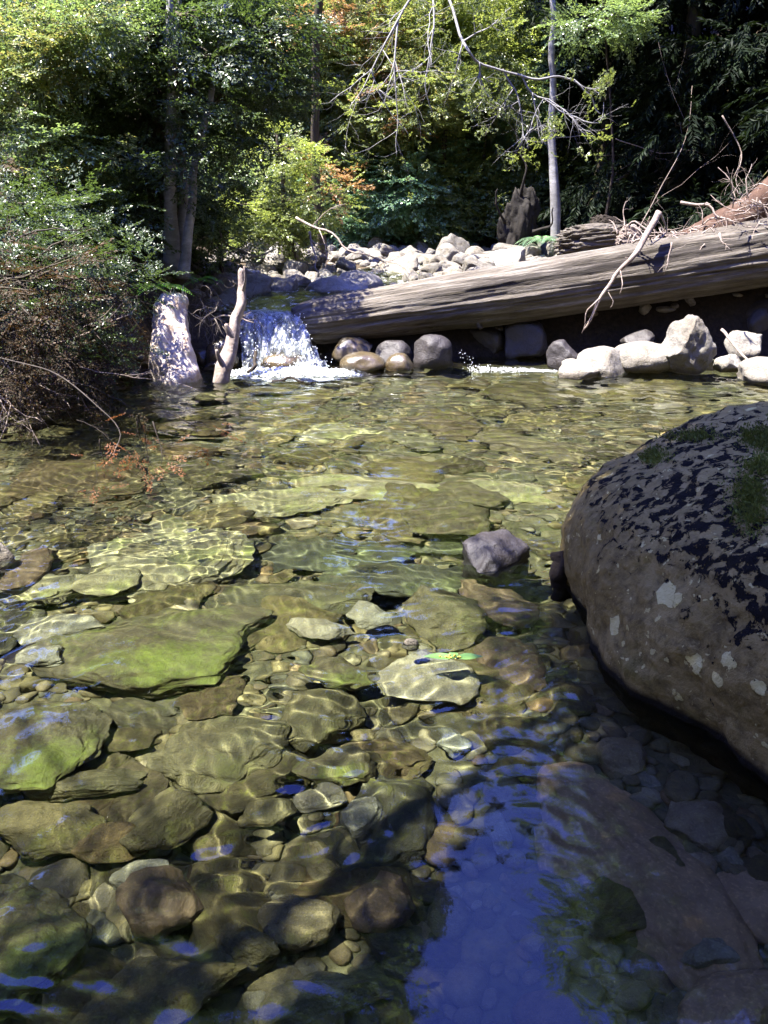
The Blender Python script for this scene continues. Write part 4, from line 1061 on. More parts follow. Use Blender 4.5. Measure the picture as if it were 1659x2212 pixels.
def tangle(name, cu, cv, y, su, sv, n, Lr, r, mat, seed, label, cat, depth=.3, dirz=0.0, lv=1, mean=(0, 0, 0)):
    rs = np.random.RandomState(seed); b0 = np.array(aty(cu, cv, y)); e = empty(name, b0, label, cat); mb = MB()
    for i in range(n):
        p = np.array(aty(rs.normal(cu, su), rs.normal(cv, sv), y + rs.normal(0, depth))) - b0
        d = rs.normal(size=3) * np.array([1, .6, .6]) + np.array(mean); d /= np.linalg.norm(d); q = [p]; L = rs.uniform(.4, 1) * Lr
        for j in range(6):
            d = d + rs.normal(0, .28, 3) + (0, 0, dirz); d /= np.linalg.norm(d); q.append(q[-1] + d * L / 6)
        twiggy(mb, np.array(q), r * rs.uniform(.4, 1.2), lv, rs, None, 3, .8, .5, dirz, 5)
    link('twigs', mb.mesh('twigs'), M[mat], e); return e
tangle('brush_pile', 1490, 510, 9.35, 60, 10, 45, .38, .010, 'driftwood', 21, 'tangle of bleached twigs lodged behind the log at the right', 'twigs')
tangle('brush_pile', 1625, 450, 9.2, 24, 22, 34, .45, .009, 'driftwood', 22, 'sheaf of pale twigs poking up at the right edge above the log', 'twigs')
tangle('brush_pile', 1400, 520, 9.6, 30, 10, 26, .4, .012, 'driftwood', 23, 'knot of short sticks at the root of the hanging dead branch', 'twigs')
for i, (pts, r, lb) in enumerate((
    (((1470, 437, 9.5), (1520, 444, 9.4), (1560, 470, 9.3), (1590, 492, 9.2)), .018, 'long arched stick leaning left from the twig pile above the log'),
    (((1560, 470, 9.3), (1520, 480, 9.4), (1470, 500, 9.5)), .014, 'short straight stick crossing under the arched one'),
    (((1559, 712, 8.6), (1600, 760, 8.3), (1640, 800, 8.0), (1680, 850, 7.7)), .018, 'grey stick slanting into the water at the right edge'),
    (((1540, 800, 8.3), (1580, 790, 8.2), (1630, 775, 8.2)), .010, 'thin stick crossing the slanted one at the right edge'),
    (((1350, 490, 9.4), (1345, 460, 9.5), (1352, 435, 9.6)), .008, 'thin upright stick beside the rotten wood'))):
    P = [np.array(aty(*q)) for q in pts]; mb = MB(); c0 = P[0].copy(); P = [p - c0 for p in P]
    twiggy(mb, curve_pts(P, 14, .03, i), r, 1, np.random.RandomState(i), None, 4, .7, .4)
    o = link('stick', mb.mesh('stick'), M['driftwood'], None, c0); tag(o, lb, 'stick')
def simple_log(name, pts, r0, r1, mat, label, seed, cat='log', n=40, sides=28, rough=.12, wob=.04):
    P = np.array([np.array(p) for p in pts]); c0 = P[0].copy(); mb = MB()
    tube(mb, curve_pts(P - c0, n, wob, seed), np.linspace(r0, r1, n), sides, rough, seed)
    o = link(name, mb.mesh(name), M[mat], None, c0); return tag(o, label, cat)
simple_log('fallen_log', [aty(1480, 530, 10.0), aty(1600, 470, 9.9), aty(1720, 390, 9.8)], .17, .2, 'red_wood', 'second reddish brown log rising behind the big one at the right edge', 3)
simple_log('fallen_log', [aty(1500, 730, 9.4), aty(1600, 690, 9.3), aty(1720, 640, 9.2)], .13, .14, 'dark_wood', 'dark log lying in the shade under the big log at the right', 4)
simple_log('fallen_log', [aty(1150, 760, 9.6), aty(1210, 680, 9.7), aty(1265, 590, 9.8)], .14, .12, 'red_wood', 'dark reddish post propped under the middle of the big log', 5)

# ------------------------------------------------------------------ peeled stump and forked branch standing in the pool
def make_stump():
    base = at(384, 818, 0); top = aty(368, 648, 8.35)
    b0 = np.array(base); P = np.array([b0 + (0, -.05, -.35), b0, (np.array(base) + np.array(top)) / 2 + (-.02, 0, 0), np.array(top)]) - b0
    mb = MB(); tube(mb, curve_pts(P, 60, .03, 2), np.interp(np.linspace(0, 1, 60), [0, .3, .45, .6, .85, 1], [.23, .205, .19, .18, .165, .12]), 48, .26, 6)
    o = link('peeled_stump', mb.mesh('peeled_stump'), M['peeled'], None, b0); o.cycles.is_caustics_receiver = True
    tag(o, 'bright peeled tree stump leaning into the pool from the left bank', 'stump')
    mb = MB(); mb.add(ico(4)[0] * (1 + .15 * fbm(ico(4)[0] * 2, 3, 3))[:, None] * np.array([.13, .10, .12]) + (P[-1] + (0, -.02, -.05)), ico(4)[1])
    rs = np.random.RandomState(1)
    for i in range(14):      # splinters of the broken top
        a = rs.uniform(0, 6.28); p = P[-1] + np.array([math.cos(a) * .1, math.sin(a) * .08, -.1]); q = p + np.array([rs.normal(0, .03) + .05, rs.normal(0, .03), rs.uniform(.12, .24)])
        tube(mb, curve_pts([p, (p + q) / 2, q], 5), np.linspace(.022, .003, 5), 5, .3, i)
    link('splintered_top', mb.mesh('splintered_top'), M['peeled'], o)
make_stump()
b0 = np.array(at(478, 822, 0)); mb = MB()
P = [np.array(aty(*q)) - b0 for q in ((476, 850, 7.72), (484, 810, 7.75), (500, 735, 7.9), (512, 690, 8.0), (524, 630, 8.1), (526, 583, 8.15))]
tube(mb, curve_pts(P, 34, .035, 5), np.interp(np.linspace(0, 1, 34), [0, .2, .45, .7, 1], [.07, .075, .062, .048, .028]), 14, .25, 4)
tube(mb, curve_pts([np.array(aty(*q)) - b0 for q in ((490, 800, 7.75), (474, 775, 7.72), (468, 755, 7.7))], 8), np.linspace(.04, .012, 8), 8, .2, 2)
tube(mb, curve_pts([np.array(aty(*q)) - b0 for q in ((503, 730, 7.9), (492, 712, 7.88), (488, 700, 7.87))], 7), np.linspace(.04, .015, 7), 8, .2, 3)
tube(mb, curve_pts([np.array(aty(*q)) - b0 for q in ((524, 630, 8.1), (530, 605, 8.05), (527, 575, 8.05))], 7), np.linspace(.02, .008, 7), 8, .2, 3)
o = link('grey_branch', mb.mesh('grey_branch'), M['driftwood'], None, b0); tag(o, 'forked bare branch standing upright in the pool left of the waterfall', 'branch')
# small stub by the boulder
simple_log('wood_stub', [at(1215, 1290, -.15), at(1216, 1262, 0), aty(1212, 1222, 3.28), aty(1208, 1192, 3.3)], .05, .034, 'dark_wood', 'weathered stub of wood standing in the water against the lichen boulder', 8, 'wood', 26, 16, .4, .02)
simple_log('driftwood_stick', [at(586, 824, .01), at(620, 820, .02), at(655, 824, .01)], .018, .008, 'dark_wood', 'thin stick floating on the water in front of the waterfall', 9, 'stick', 14, 8)
simple_log('driftwood_stick', [aty(552, 758, 8.25), aty(548, 790, 8.1), aty(538, 803, 8.05)], .016, .02, 'dark_wood', 'crooked dark stick standing beside the foot of the waterfall', 10, 'stick', 14, 8)

# floating leaves
def leaf_blade(L, W, bend, seed):
    xs_ = np.linspace(0, 1, 13); ys_ = np.linspace(-1, 1, 7); V = []
    for x_ in xs_:
        w = W * math.sin(math.pi * min(x_ ** .8, 1)) + .001
        for y_ in ys_: V.append((x_ * L, y_ * w, bend * math.sin(x_ * math.pi) * L + .08 * W * abs(y_) + .0))
    idx = np.arange(13 * 7).reshape(13, 7); return np.array(V), np.stack([idx[:-1, :-1], idx[1:, :-1], idx[1:, 1:], idx[:-1, 1:]], -1).reshape(-1, 4)
m, nt, out = new_mat('fresh_leaf'); t = NT(nt)
principled(t, out, t.ramp(t.noise(t.n('ShaderNodeTexCoord').outputs['Object'], 30, 3), [(.3, (.05, .12, .03)), (.7, (.10, .19, .05))]), .4)
p = at(985, 1422, .012); sp = empty('leaf_sprig', p, 'sprig of two green leaves floating near the middle of the picture', 'leaves')
for i, (an, L) in enumerate(((.05, .10), (math.pi - .05, .12), (2.2, .04))):
    V, Qd = leaf_blade(L, .022, .03, i); R = Matrix.Rotation(an, 3, 'Z'); V = V @ np.array(R).T
    link('leaf', make_mesh('leaf', V + (0, 0, .003), Qd), m, sp)
mb = MB()
for i in range(26): mb.add(Vi * .004 + np.array([rs.normal(-.02, .018), rs.normal(0, .006), abs(rs.normal(.006, .004))]), Fi)
mb2 = mb; fm = bpy.data.materials.new('yellow_flower'); fm.use_nodes = True; fm.node_tree.nodes['Principled BSDF'].inputs['Base Color'].default_value = (.35, .30, .04, 1)
link('flower_cluster', mb2.mesh('flower_cluster'), fm, sp)

# ------------------------------------------------------------------ left bank
def fern(name, loc, R_, nfr, seed, label, mat='fern'):
    rs = np.random.RandomState(seed); B = []; D = []; N = []; L = []; W = []; mb = MB()
    for i in range(nfr):
        a = rs.uniform(0, 6.28); el = rs.uniform(.5, 1.1); r = R_ * rs.uniform(.7, 1.15); n = 22
        t_ = np.linspace(0, 1, n); hx = r * (t_ * math.cos(el) + .25 * t_ ** 2); hz = r * (math.sin(el) * t_ - .75 * t_ ** 2.2)
        P = np.stack([hx * math.cos(a), hx * math.sin(a), hz], -1); T = np.gradient(P, axis=0); T /= np.linalg.norm(T, axis=1)[:, None]
        tube(mb, P, np.linspace(.004, .0015, n), 4)
        side = np.array([-math.sin(a), math.cos(a), 0])
        for j in range(3, n):
            l = r * .30 * math.sin(math.pi * (.12 + .86 * t_[j])) ** .8
            for q in (-1, 1):
                d = side * q + T[j] * .45; d /= np.linalg.norm(d); nn = np.cross(d, T[j]) * q * -1; nn /= np.linalg.norm(nn)
                B.append(P[j]); D.append(d); N.append(nn if nn[2] > 0 else -nn); L.append(l); W.append(r * .018)
    e = empty(name, loc, label, 'fern')
    link('stalks', mb.mesh('stalks'), M['twig'], e)
    V = leaf_quads(np.array(B), np.array(D), np.array(N), np.array(L), np.array(W)).reshape(-1, 3)
    link('fronds', make_mesh('fronds', V, np.arange(len(V)).reshape(-1, 4), False), M[mat], e)
for (u, v, y, R_, s, lb) in ((345, 628, 8.35, .34, 1, 'bright fern hanging over the bank above the peeled stump'), (275, 600, 8.6, .28, 2, 'bright green fern left of the one above the peeled stump'),
                             (178, 560, 8.8, .40, 3, 'tall upright fern furthest left on the bank'), (432, 612, 8.9, .25, 4, 'small fern beside the grey boulder above the waterfall'),
                             (215, 585, 8.5, .26, 5, 'small pale fern between the tall fern and the bright one'), (1170, 528, 15.5, .55, 6, 'feathery blue green fern behind the cobble bar'),
                             (395, 600, 9.0, .2, 7, 'tiny fern at the foot of the mossy trunk')):
    fern('fern', aty(u, v, y), R_, 9, s, lb, 'leaf_teal' if s == 6 else 'fern')
# root mats, brush and dry twigs over the water
def brush(name, cs, n, L, r, mat, seed, label, cat, mean, leaves=None, lv=2, leafm='leaf_brown', lsize=.16):
    rs = np.random.RandomState(seed); b0 = np.array(cs[0], float); e = empty(name, b0, label, cat); mb = MB(); ends = []
    for i in range(n):
        k = rs.uniform(0, len(cs) - 1); j = min(int(k), len(cs) - 2); f = k - j
        p = np.array(cs[j]) * (1 - f) + np.array(cs[j + 1]) * f + rs.normal(0, .16, 3) - b0
        d = np.array(mean) + rs.normal(0, .55, 3); d /= np.linalg.norm(d); q = [p]; l = L * rs.uniform(.5, 1.2)
        for jj in range(7):
            d = d + rs.normal(0, .22, 3) + (0, 0, -.06); d /= np.linalg.norm(d); nxt = q[-1] + d * l / 7
            if nxt[2] + b0[2] < .03: nxt[2] = .03 - b0[2]
            q.append(nxt)
        twiggy(mb, np.array(q), r * rs.uniform(.5, 1.3), lv, rs, ends, 4, .7, .5, -.05, 4)
    link('twigs', mb.mesh('twigs'), M[mat], e)
    if leaves:
        E = [en for en in ends if rs.uniform() < leaves]
        P = np.array([a for a, b in E]); D = np.array([b for a, b in E])
        V, Qd = place_sprays(P, D, lsize, 'small', seed, drop=.6)
        link('leaves', make_mesh('leaves', V, Qd, False), M[leafm], e)
    return e
Wz = lambda u, v, y: np.array(aty(u, v, y))
brush('brush_pile', [Wz(-20, 560, 6.4), Wz(130, 620, 7.2), Wz(165, 640, 7.9)], 55, .7, .010, 'shaded_twig', 61, 'dense tangle of brown twigs hanging from the left bank', 'brush', (.2, -.5, -.45), .5, 2, 'leaf_dark', .18)
brush('brush_pile', [Wz(-20, 740, 5.9), Wz(100, 760, 6.6), Wz(175, 740, 7.5)], 50, .6, .009, 'shaded_twig', 62, 'lower mass of dry twigs and brown leaves over the dark water', 'brush', (.4, -.4, -.3), .6)
brush('brush_pile', [Wz(-30, 820, 6.0), Wz(40, 800, 6.3)], 22, .8, .007, 'driftwood', 63, 'spray of bare white twigs reaching over the water at the left edge', 'brush', (.3, -.4, -.3), None, 2)
brush('root_mat', [Wz(420, 640, 8.5), Wz(470, 650, 8.6), Wz(455, 690, 8.5)], 60, .4, .006, 'twig', 64, 'shaggy mat of fine roots hanging below the grey boulder', 'roots', (.3, -.2, -.8), None, 1)
brush('brush_pile', [Wz(270, 650, 8.2), Wz(285, 700, 8.0), Wz(265, 740, 7.8)], 22, .3, .007, 'shaded_twig', 65, 'brown twigs crowding the left side of the peeled stump', 'brush', (.5, -.4, -.2), .4, 1)
brush('drowned_branch', [Wz(240, 960, 4.7), Wz(290, 930, 4.75), Wz(345, 925, 4.8)], 10, .30, .004, 'dark_wood', 66, 'drooping branch of russet leaves dipping into the pool', 'branch', (.2, 0, -.8), .9, 1, 'leaf_russet', .11)
simple_log('dead_branch', [Wz(-60, 760, 5.6), Wz(100, 800, 5.2), Wz(220, 890, 4.9), Wz(262, 975, 4.7)], .005, .003, 'shaded_twig', 'thin arching twig that carries the russet leaves over the pool', 12, 'branch', 24, 6)
# leaf litter on the bank
rs = np.random.RandomState(15); n = 9000
x = np.concatenate([rs.uniform(-6, -1.5, n // 2), rs.uniform(-10, 10, n // 2)]); y = np.concatenate([rs.uniform(4, 12, n // 2), rs.uniform(9, 24, n // 2)]); z = hgt(x, y)
ok = (z > .08) & ~((y > 9) & (y < 17.5) & (x > -2.2) & (x < 6)); x, y, z = x[ok], y[ok], z[ok]; n = len(x)
a = rs.uniform(0, 6.28, n); D = np.stack([np.cos(a), np.sin(a), rs.normal(0, .3, n)], -1); D /= np.linalg.norm(D, axis=1)[:, None]
N = np.stack([rs.normal(0, .4, n), rs.normal(0, .4, n), np.ones(n)], -1); N -= D * (N * D).sum(1)[:, None]; N /= np.linalg.norm(N, axis=1)[:, None]
V = leaf_quads(np.stack([x, y, z + .015], -1), D, N, rs.uniform(.03, .08, n), rs.uniform(.01, .02, n)).reshape(-1, 3)
o = link('leaf_litter', make_mesh('leaf_litter', V, np.arange(len(V)).reshape(-1, 4), False), M['leaf_brown'])
tag(o, 'brown leaf litter strewn over the forest floor of the banks', 'leaf litter', kind='stuff')

# ------------------------------------------------------------------ trees of the left bank
def R(p, b): return tuple(np.array(p) - np.array(b))
def gz(x, y): return h1(x, y) - .1
rt = np.random.RandomState(101)
def base_at(u, v, y):
    p = aty(u, v, y); return (p.x, p.y, gz(p.x, p.y))
# mossy trunk behind the stump
b = base_at(368, 600, 9.4)
T_ = [(0, 0, 0), (-.02, 0, 1.0), (-.10, .05, 2.2), (-.25, .1, 4.0), (-.5, .2, 6.0)]
cl = [(R(aty(u, v, y + .35), b), r) for u, v, y, r in ((250, 330, 9.2, .5), (330, 250, 9.0, .5), (540, 210, 9.4, .4), (385, 170, 8.5, .3), (430, 300, 8.6, .28), (372, 340, 8.5, .24), (470, 120, 8.6, .32), (350, 60, 8.6, .32), (390, 420, 8.7, .2), (410, 20, 8.6, .3), (345, 250, 8.6, .26), (450, 210, 8.6, .22), (270, 170, 9.3, .55), (520, 90, 9.2, .5), (600, 60, 9.4, .45), (180, 240, 9.0, .5), (440, 60, 9.6, .6), (300, 60, 9.4, .6), (560, 160, 9.5, .4), (330, 400, 9.5, .35), (230, 430, 9.0, .35), (640, 150, 9.6, .25), (510, 290, 9.6, .3), (430, 420, 9.7, .3))]
cl += [((-1.6 + rt.normal(0, .4), 1.5 + rt.normal(0, .4), rt.uniform(4, 5.5)), .55) for i in range(6)]
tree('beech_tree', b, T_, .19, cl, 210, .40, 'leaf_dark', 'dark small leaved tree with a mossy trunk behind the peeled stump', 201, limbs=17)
# pale leaning stem and its company
b = base_at(398, 598, 8.95)
tree('slender_tree', b, [R(aty(398, 600, 8.95), b), R(aty(408, 480, 9.00), b), R(aty(432, 340, 9.05), b), R(aty(455, 200, 9.15), b), R(aty(478, 60, 9.25), b), R(aty(490, -160, 9.45), b)], .055,
     [(R(aty(u, v, 10.2), b), .4) for u, v in ((480, -60), (540, -140), (420, -150), (500, 20), (560, 20))], 150, .4, 'leaf_mid', 'thin pale stemmed tree leaning right beside the mossy trunk', 202, bark='pale_bark', limbs=4)
b = base_at(352, 590, 9.3)
tree('slender_tree', b, [R(aty(372, 590, 9.1), b), R(aty(370, 420, 9.1), b), R(aty(378, 240, 9.1), b), R(aty(372, 60, 9.1), b), R(aty(360, -260, 9.1), b)], .085,
     [(R(aty(u, v, 10.0), b), .5) for u, v in ((330, -100), (420, -60), (370, -250), (300, -20))], 150, .4, 'leaf_mid', 'straight whitish trunk seen through the leaves behind the mossy one', 203, bark='pale_bark', limbs=4)
b = base_at(395, 592, 9.2)
tree('slender_tree', b, [R(aty(392, 600, 9.2), b), R(aty(396, 420, 9.2), b), R(aty(384, 240, 9.2), b), R(aty(392, 60, 9.2), b), R(aty(400, -260, 9.2), b)], .06,
     [(R(aty(u, v, 11.1), b), .5) for u, v in ((430, -120), (480, -220), (400, -260))], 150, .4, 'leaf_mid', 'thinner whitish trunk just right of the straight one', 204, bark='pale_bark', limbs=3)
b = base_at(150, 560, 9.4)
tree('slender_tree', b, [R(aty(130, 600, 9.4), b), R(aty(158, 480, 9.4), b), R(aty(190, 360, 9.4), b), R(aty(232, 250, 9.5), b), R(aty(262, 120, 9.6), b), R(aty(290, -150, 9.8), b)], .06,
     [(R(aty(u, v, y), b), r) for u, v, y, r in ((60, 330, 9.1, .45), (120, 260, 9.2, .42), (30, 200, 9.0, .5), (180, 150, 9.4, .45), (110, 420, 9.1, .35), (220, 60, 9.6, .5), (60, 60, 9.2, .5), (0, 400, 8.8, .4))], 210, .38, 'leaf_dark',
     'crooked grey stem leaning right through the dark foliage at the left', 205, limbs=8,
     accents=[('leaf_yellow', [(R(aty(u, v, 8.7), b), r) for u, v, r in ((20, 90, .22), (90, 100, .25), (150, 120, .2), (60, 150, .22), (170, 20, .25), (110, 40, .2), (25, 180, .15))], 330),
              ('leaf_mid', [(R(aty(u, v, 8.7), b), r) for u, v, r in ((160, 300, .22), (100, 260, .2), (170, 60, .3), (250, 40, .25), (120, 150, .25), (180, 400, .2))], 330),
              ('leaf_yellow', [(R(aty(u, v, 8.7), b), r) for u, v, r in ((150, 380, .14), (170, 345, .1), (280, 320, .1))], 300)])
# understorey shrubs of the left bank
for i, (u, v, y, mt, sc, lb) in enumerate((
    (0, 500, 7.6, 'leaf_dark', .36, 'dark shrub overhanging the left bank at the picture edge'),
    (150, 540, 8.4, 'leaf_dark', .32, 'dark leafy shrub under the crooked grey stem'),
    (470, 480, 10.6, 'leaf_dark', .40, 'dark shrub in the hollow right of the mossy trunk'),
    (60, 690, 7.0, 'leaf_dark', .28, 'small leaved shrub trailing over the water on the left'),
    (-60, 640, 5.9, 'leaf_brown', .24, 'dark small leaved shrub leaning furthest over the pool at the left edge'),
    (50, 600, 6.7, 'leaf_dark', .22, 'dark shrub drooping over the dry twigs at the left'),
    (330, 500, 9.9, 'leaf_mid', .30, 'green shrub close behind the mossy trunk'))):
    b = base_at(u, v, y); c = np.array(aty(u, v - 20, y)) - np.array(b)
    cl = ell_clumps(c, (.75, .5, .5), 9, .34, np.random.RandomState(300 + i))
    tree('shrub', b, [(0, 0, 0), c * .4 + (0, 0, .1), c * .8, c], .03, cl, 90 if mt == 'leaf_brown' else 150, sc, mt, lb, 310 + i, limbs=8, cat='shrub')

# sunlit wood behind the cobble bar
def bush(u, v, y, rx, rz, n, mt, lb, seed, per=140, size=.45, rc=.55, kind='small', top=None, accents=(), ry=None, hol=.35, bark='bark', r0=.08):
    if 14 < y < 18.5 and u < 1180: y += 2.0 if y < 16.5 else .5; rx *= 1.15; rz *= 1.15; rc *= 1.12; size *= 1.08; n = int(n * 1.15)
    per = int(per * 1.35)
    b = base_at(u, 560, y); c = np.array(aty(u, v, y)) - np.array(b)
    rs = np.random.RandomState(seed); cl = ell_clumps(c, (rx, ry or rx * .6, rz), n, rc, rs, hol)
    acc = [(m_, [(R(aty(uu, vv, y - yy), b), rr) for uu, vv, rr, yy in l_], pr) for m_, l_, pr in accents]
    return tree('forest_tree', b, [(0, 0, 0), (rs.normal(0, .1), 0, c[2] * .4), (c[0] * .6, 0, c[2] * .9), (c[0], 0, c[2] + rz)], r0, cl, per, size, mt, lb, seed, kind, bark, limbs=12, accents=acc)
bush(610, 420, 13.4, .85, .8, 12, 'leaf_bright', 'bright yellow green tree hanging over the stream behind the waterfall', 401, 200, .38, .36)
bush(560, 250, 17.9, 1.3, 1.2, 16, 'leaf_mid', 'green tree between the mossy trunk and the bright yellow green one', 402, 170, .42, .5)
bush(720, 270, 16.0, 1.4, 1.2, 16, 'leaf_bright', 'light green tree with russet sprays in the middle of the wood', 403, 160, .45, .5,
     accents=[('leaf_orange', [(690, 350, .18, 1.2), (715, 385, .18, 1.3), (750, 405, .15, 1.4), (670, 340, .14, 1.2)], 260)])
bush(780, 90, 16.4, 1.6, 1.5, 18, 'leaf_bright', 'tall yellow green tree top centre with orange tinted leaves', 404, 150, .45, .5,
     accents=[('leaf_yellow', [(u_, v_, .3, 1.2) for u_, v_ in ((640, 20), (700, 60), (760, 20), (810, 60), (850, 110), (790, 130), (850, 20), (880, 180), (640, 110), (820, 240), (870, 260))], 230),
              ('leaf_orange', [(u_, v_, .22, 1.4) for u_, v_ in ((675, 60), (790, 60), (850, 130), (820, 180), (870, 255), (700, 10))], 230)])
bush(860, 440, 17.6, 1.5, 1.2, 16, 'leaf_teal', 'blue green bush low in the middle of the wood', 405, 160, .45, .5)
bush(960, 330, 18.0, 1.5, 1.4, 16, 'leaf_teal', 'blue green tree behind the low middle bush', 406, 150, .45, .5)
bush(1010, 450, 17.2, 1.0, 1.0, 13, 'leaf_bright', 'bright bush left of the dark gnarled stump in the wood', 407, 180, .42, .42)
bush(960, 120, 17.0, 1.5, 1.6, 17, 'leaf_bright', 'pale yellow green tree behind the drooping bare twigs', 408, 150, .45, .5,
     accents=[('leaf_yellow', [(u_, v_, .22, 1.2) for u_, v_ in ((900, 100), (930, 150), (880, 60), (920, 230))], 200)])
bush(1090, 250, 20.0, 1.5, 1.6, 15, 'leaf_mid', 'shaded green tree left of the straight pale trunk', 409, 140, .5, .55)
bush(1160, 440, 18.4, .8, 1.0, 9, 'leaf_bright', 'small bright bush behind the straight pale trunk', 410, 180, .42, .4)
bush(740, 480, 18.6, 1.3, .8, 12, 'leaf_mid', 'low dark green bush behind the overhanging bright tree', 411, 150, .45, .5)
bush(620, 90, 18.5, 1.8, 1.8, 14, 'leaf_mid', 'green tree behind the left of the tall orange tinted one', 412, 120, .55, .65)
bush(1120, 60, 19.5, 1.6, 1.6, 13, 'leaf_mid', 'green tree at the top left of the straight pale trunk', 413, 120, .55, .6)
bush(1180, 330, 21, 1.3, 1.3, 11, 'leaf_mid', 'deep green tree right behind the straight pale trunk', 414, 120, .55, .6)
bush(500, 430, 15.5, 1.2, 1.0, 12, 'leaf_mid', 'green tree deep behind the thin leaning stem', 415, 130, .45, .5)
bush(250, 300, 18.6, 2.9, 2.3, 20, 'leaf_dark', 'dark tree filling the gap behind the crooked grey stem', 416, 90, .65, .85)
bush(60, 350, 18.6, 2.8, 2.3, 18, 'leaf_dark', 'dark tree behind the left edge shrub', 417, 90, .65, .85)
bush(120, 80, 18.6, 2.9, 2.2, 16, 'leaf_mid', 'green tree high behind the yellow leaves at the top left', 418, 90, .65, .85)

for i, (u, v, y, rx, rz, n, mt, lb) in enumerate((
    (830, 470, 17.3, 1.0, .7, 12, 'leaf_teal', 'low blue green bush at the far edge of the cobbles'), (760, 350, 17.3, 1.0, .8, 12, 'leaf_bright', 'bright bush hanging forward in the middle of the wood'),
    (1045, 380, 17.4, .8, .8, 10, 'leaf_bright', 'bright bush just left of the straight pale trunk'), (930, 430, 17.3, .9, .7, 11, 'leaf_mid', 'green bush between the blue green one and the gnarled stump'),
    (880, 250, 17.5, 1.1, .9, 12, 'leaf_bright', 'bright leafy tree behind the fine bare twigs'), (150, 300, 11.0, .9, .8, 12, 'leaf_mid', 'green bush deep in the left bank wood'),
    (300, 450, 10.8, .6, .4, 8, 'leaf_mid', 'low green bush left of the twin pale trunks'))):
    bush(u, v, y, rx, rz, n, mt, lb, 450 + i, 165, .44, .42)
# straight pale tree at the right
b = base_at(1197, 500, 15.6)
tree('slender_tree', b, [R(aty(1200, 560, 15.6), b), R(aty(1197, 400, 15.6), b), R(aty(1193, 250, 15.6), b), R(aty(1196, 100, 15.6), b), R(aty(1188, -80, 15.6), b), R(aty(1180, -500, 15.6), b)], .095,
     [(R(aty(u, v, 15.8), b), .6) for u, v in ((1190, -300), (1260, -200), (1100, -220), (1180, -450), (1240, -420))], 120, .45, 'leaf_mid', 'straight pale trunk standing alone right of the middle', 430, bark='pale_bark', limbs=5)
# tree whose bare limb droops into the picture
def drooping():
    b = base_at(700, 560, 15.2); e = empty('broadleaf_tree', b, 'tree whose long bare twigs with leaf rosettes droop right of the middle', 'tree')
    b = np.array(b); mb = MB(); ends = []; rs = np.random.RandomState(17)
    tp = curve_pts([(0, 0, 0), (-.1, -.3, 2), (.2, -.9, 4.2), (.9, -1.6, 6.5)], 20, .06, 3); tube(mb, tp, np.linspace(.08, .04, 20), 12, .2, 4)
    link('trunk', mb.mesh('trunk'), M['bark'], e); mb = MB()
    Y0 = 11.6
    main = [np.array(aty(*q)) - b for q in ((930, -60, 12.4), (1000, 90, Y0), (1035, 135, Y0), (1100, 158, Y0), (1180, 170, Y0), (1240, 172, Y0), (1270, 210, Y0), (1300, 245, Y0))]
    mp = curve_pts([tp[14]] + main, 44, .03, 6); tube(mb, mp, np.linspace(.020, .008, 44), 7, .1, 6)
    for (pts, r) in ((((1085, 150, Y0), (1110, 190, Y0), (1125, 240, Y0), (1130, 300, Y0), (1095, 330, Y0)), .014), (((1125, 160, Y0), (1150, 200, Y0), (1190, 225, Y0), (1240, 255, Y0), (1290, 262, Y0), (1305, 215, Y0)), .014),
                     (((1110, 190, Y0), (1080, 240, Y0), (1050, 300, 11.8)), .010), (((1035, 135, Y0), (1045, 190, Y0), (1090, 250, Y0)), .012), (((1000, 90, Y0), (985, 150, Y0), (960, 210, 11.9)), .012),
                     (((1150, 200, Y0), (1160, 260, Y0), (1200, 300, Y0), (1260, 300, Y0)), .010), (((1130, 300, Y0), (1160, 270, Y0), (1210, 280, Y0)), .008), (((1240, 172, Y0), (1280, 190, Y0), (1300, 180, Y0)), .008),
                     (((930, -60, 12.4), (860, 40, 12.2), (800, 150, 12.2), (760, 230, 12.2)), .02), (((860, 40, 12.2), (850, 150, 12.0), (865, 260, 12.0), (855, 340, 12)), .014), (((800, 150, 12.2), (830, 220, 12.2), (880, 300, 12.2)), .012),
                     (((930, -60, 12.4), (940, 60, 12.0), (920, 160, 12), (940, 250, 12)), .016), (((1000, 90, Y0), (1050, 60, Y0), (1100, 20, Y0)), .012)):
        P = curve_pts([np.array(aty(*q)) - b for q in pts], 16, .05, int(r * 9000) + len(pts))
        twiggy(mb, P, r, 2, rs, ends, 6, .65, .5, -.03, 5)
    link('bare_limb', mb.mesh('bare_limb'), M['pale_bark'], e)
    E = [x for x in ends if rs.uniform() < .55]
    V, Qd = place_sprays(np.array([a for a, c in E]) , np.array([c for a, c in E]) + (0, 0, .05), .12, 'broad', 9, drop=.8)
    link('crown', make_mesh('crown', V, Qd, False), M['leaf_bright'], e)
drooping()
# gnarled upturned stump in the wood
def gnarl():
    b = np.array(base_at(1125, 545, 15.9)); mb = MB(); V, F = ico(5)
    c = np.array(aty(1125, 470, 15.9)) - b
    W = V * (1 + .32 * fbm(V * 1.7, 3, 5))[:, None] * np.array([.34, .30, .68]) + (c * (1, 1, .75)); mb.add(W, F)
    for (pts, r) in ((((1120, 430, 15.8), (1135, 370, 15.7), (1128, 330, 15.8)), .06), (((1150, 500, 15.6), (1185, 490, 15.4), (1200, 450, 15.4)), .08), (((1090, 480, 15.8), (1070, 440, 15.7), (1080, 410, 15.7)), .06)):
        tube(mb, curve_pts([np.array(aty(*q)) - b for q in pts], 14, .05, 3), np.linspace(r * .45, r * .12, 14), 8, .6, 5)
    o = link('gnarled_stump', mb.mesh('gnarled_stump'), M['burl'], None, b); tag(o, 'dark gnarled stump with curling roots behind the cobble bar', 'stump')
gnarl()
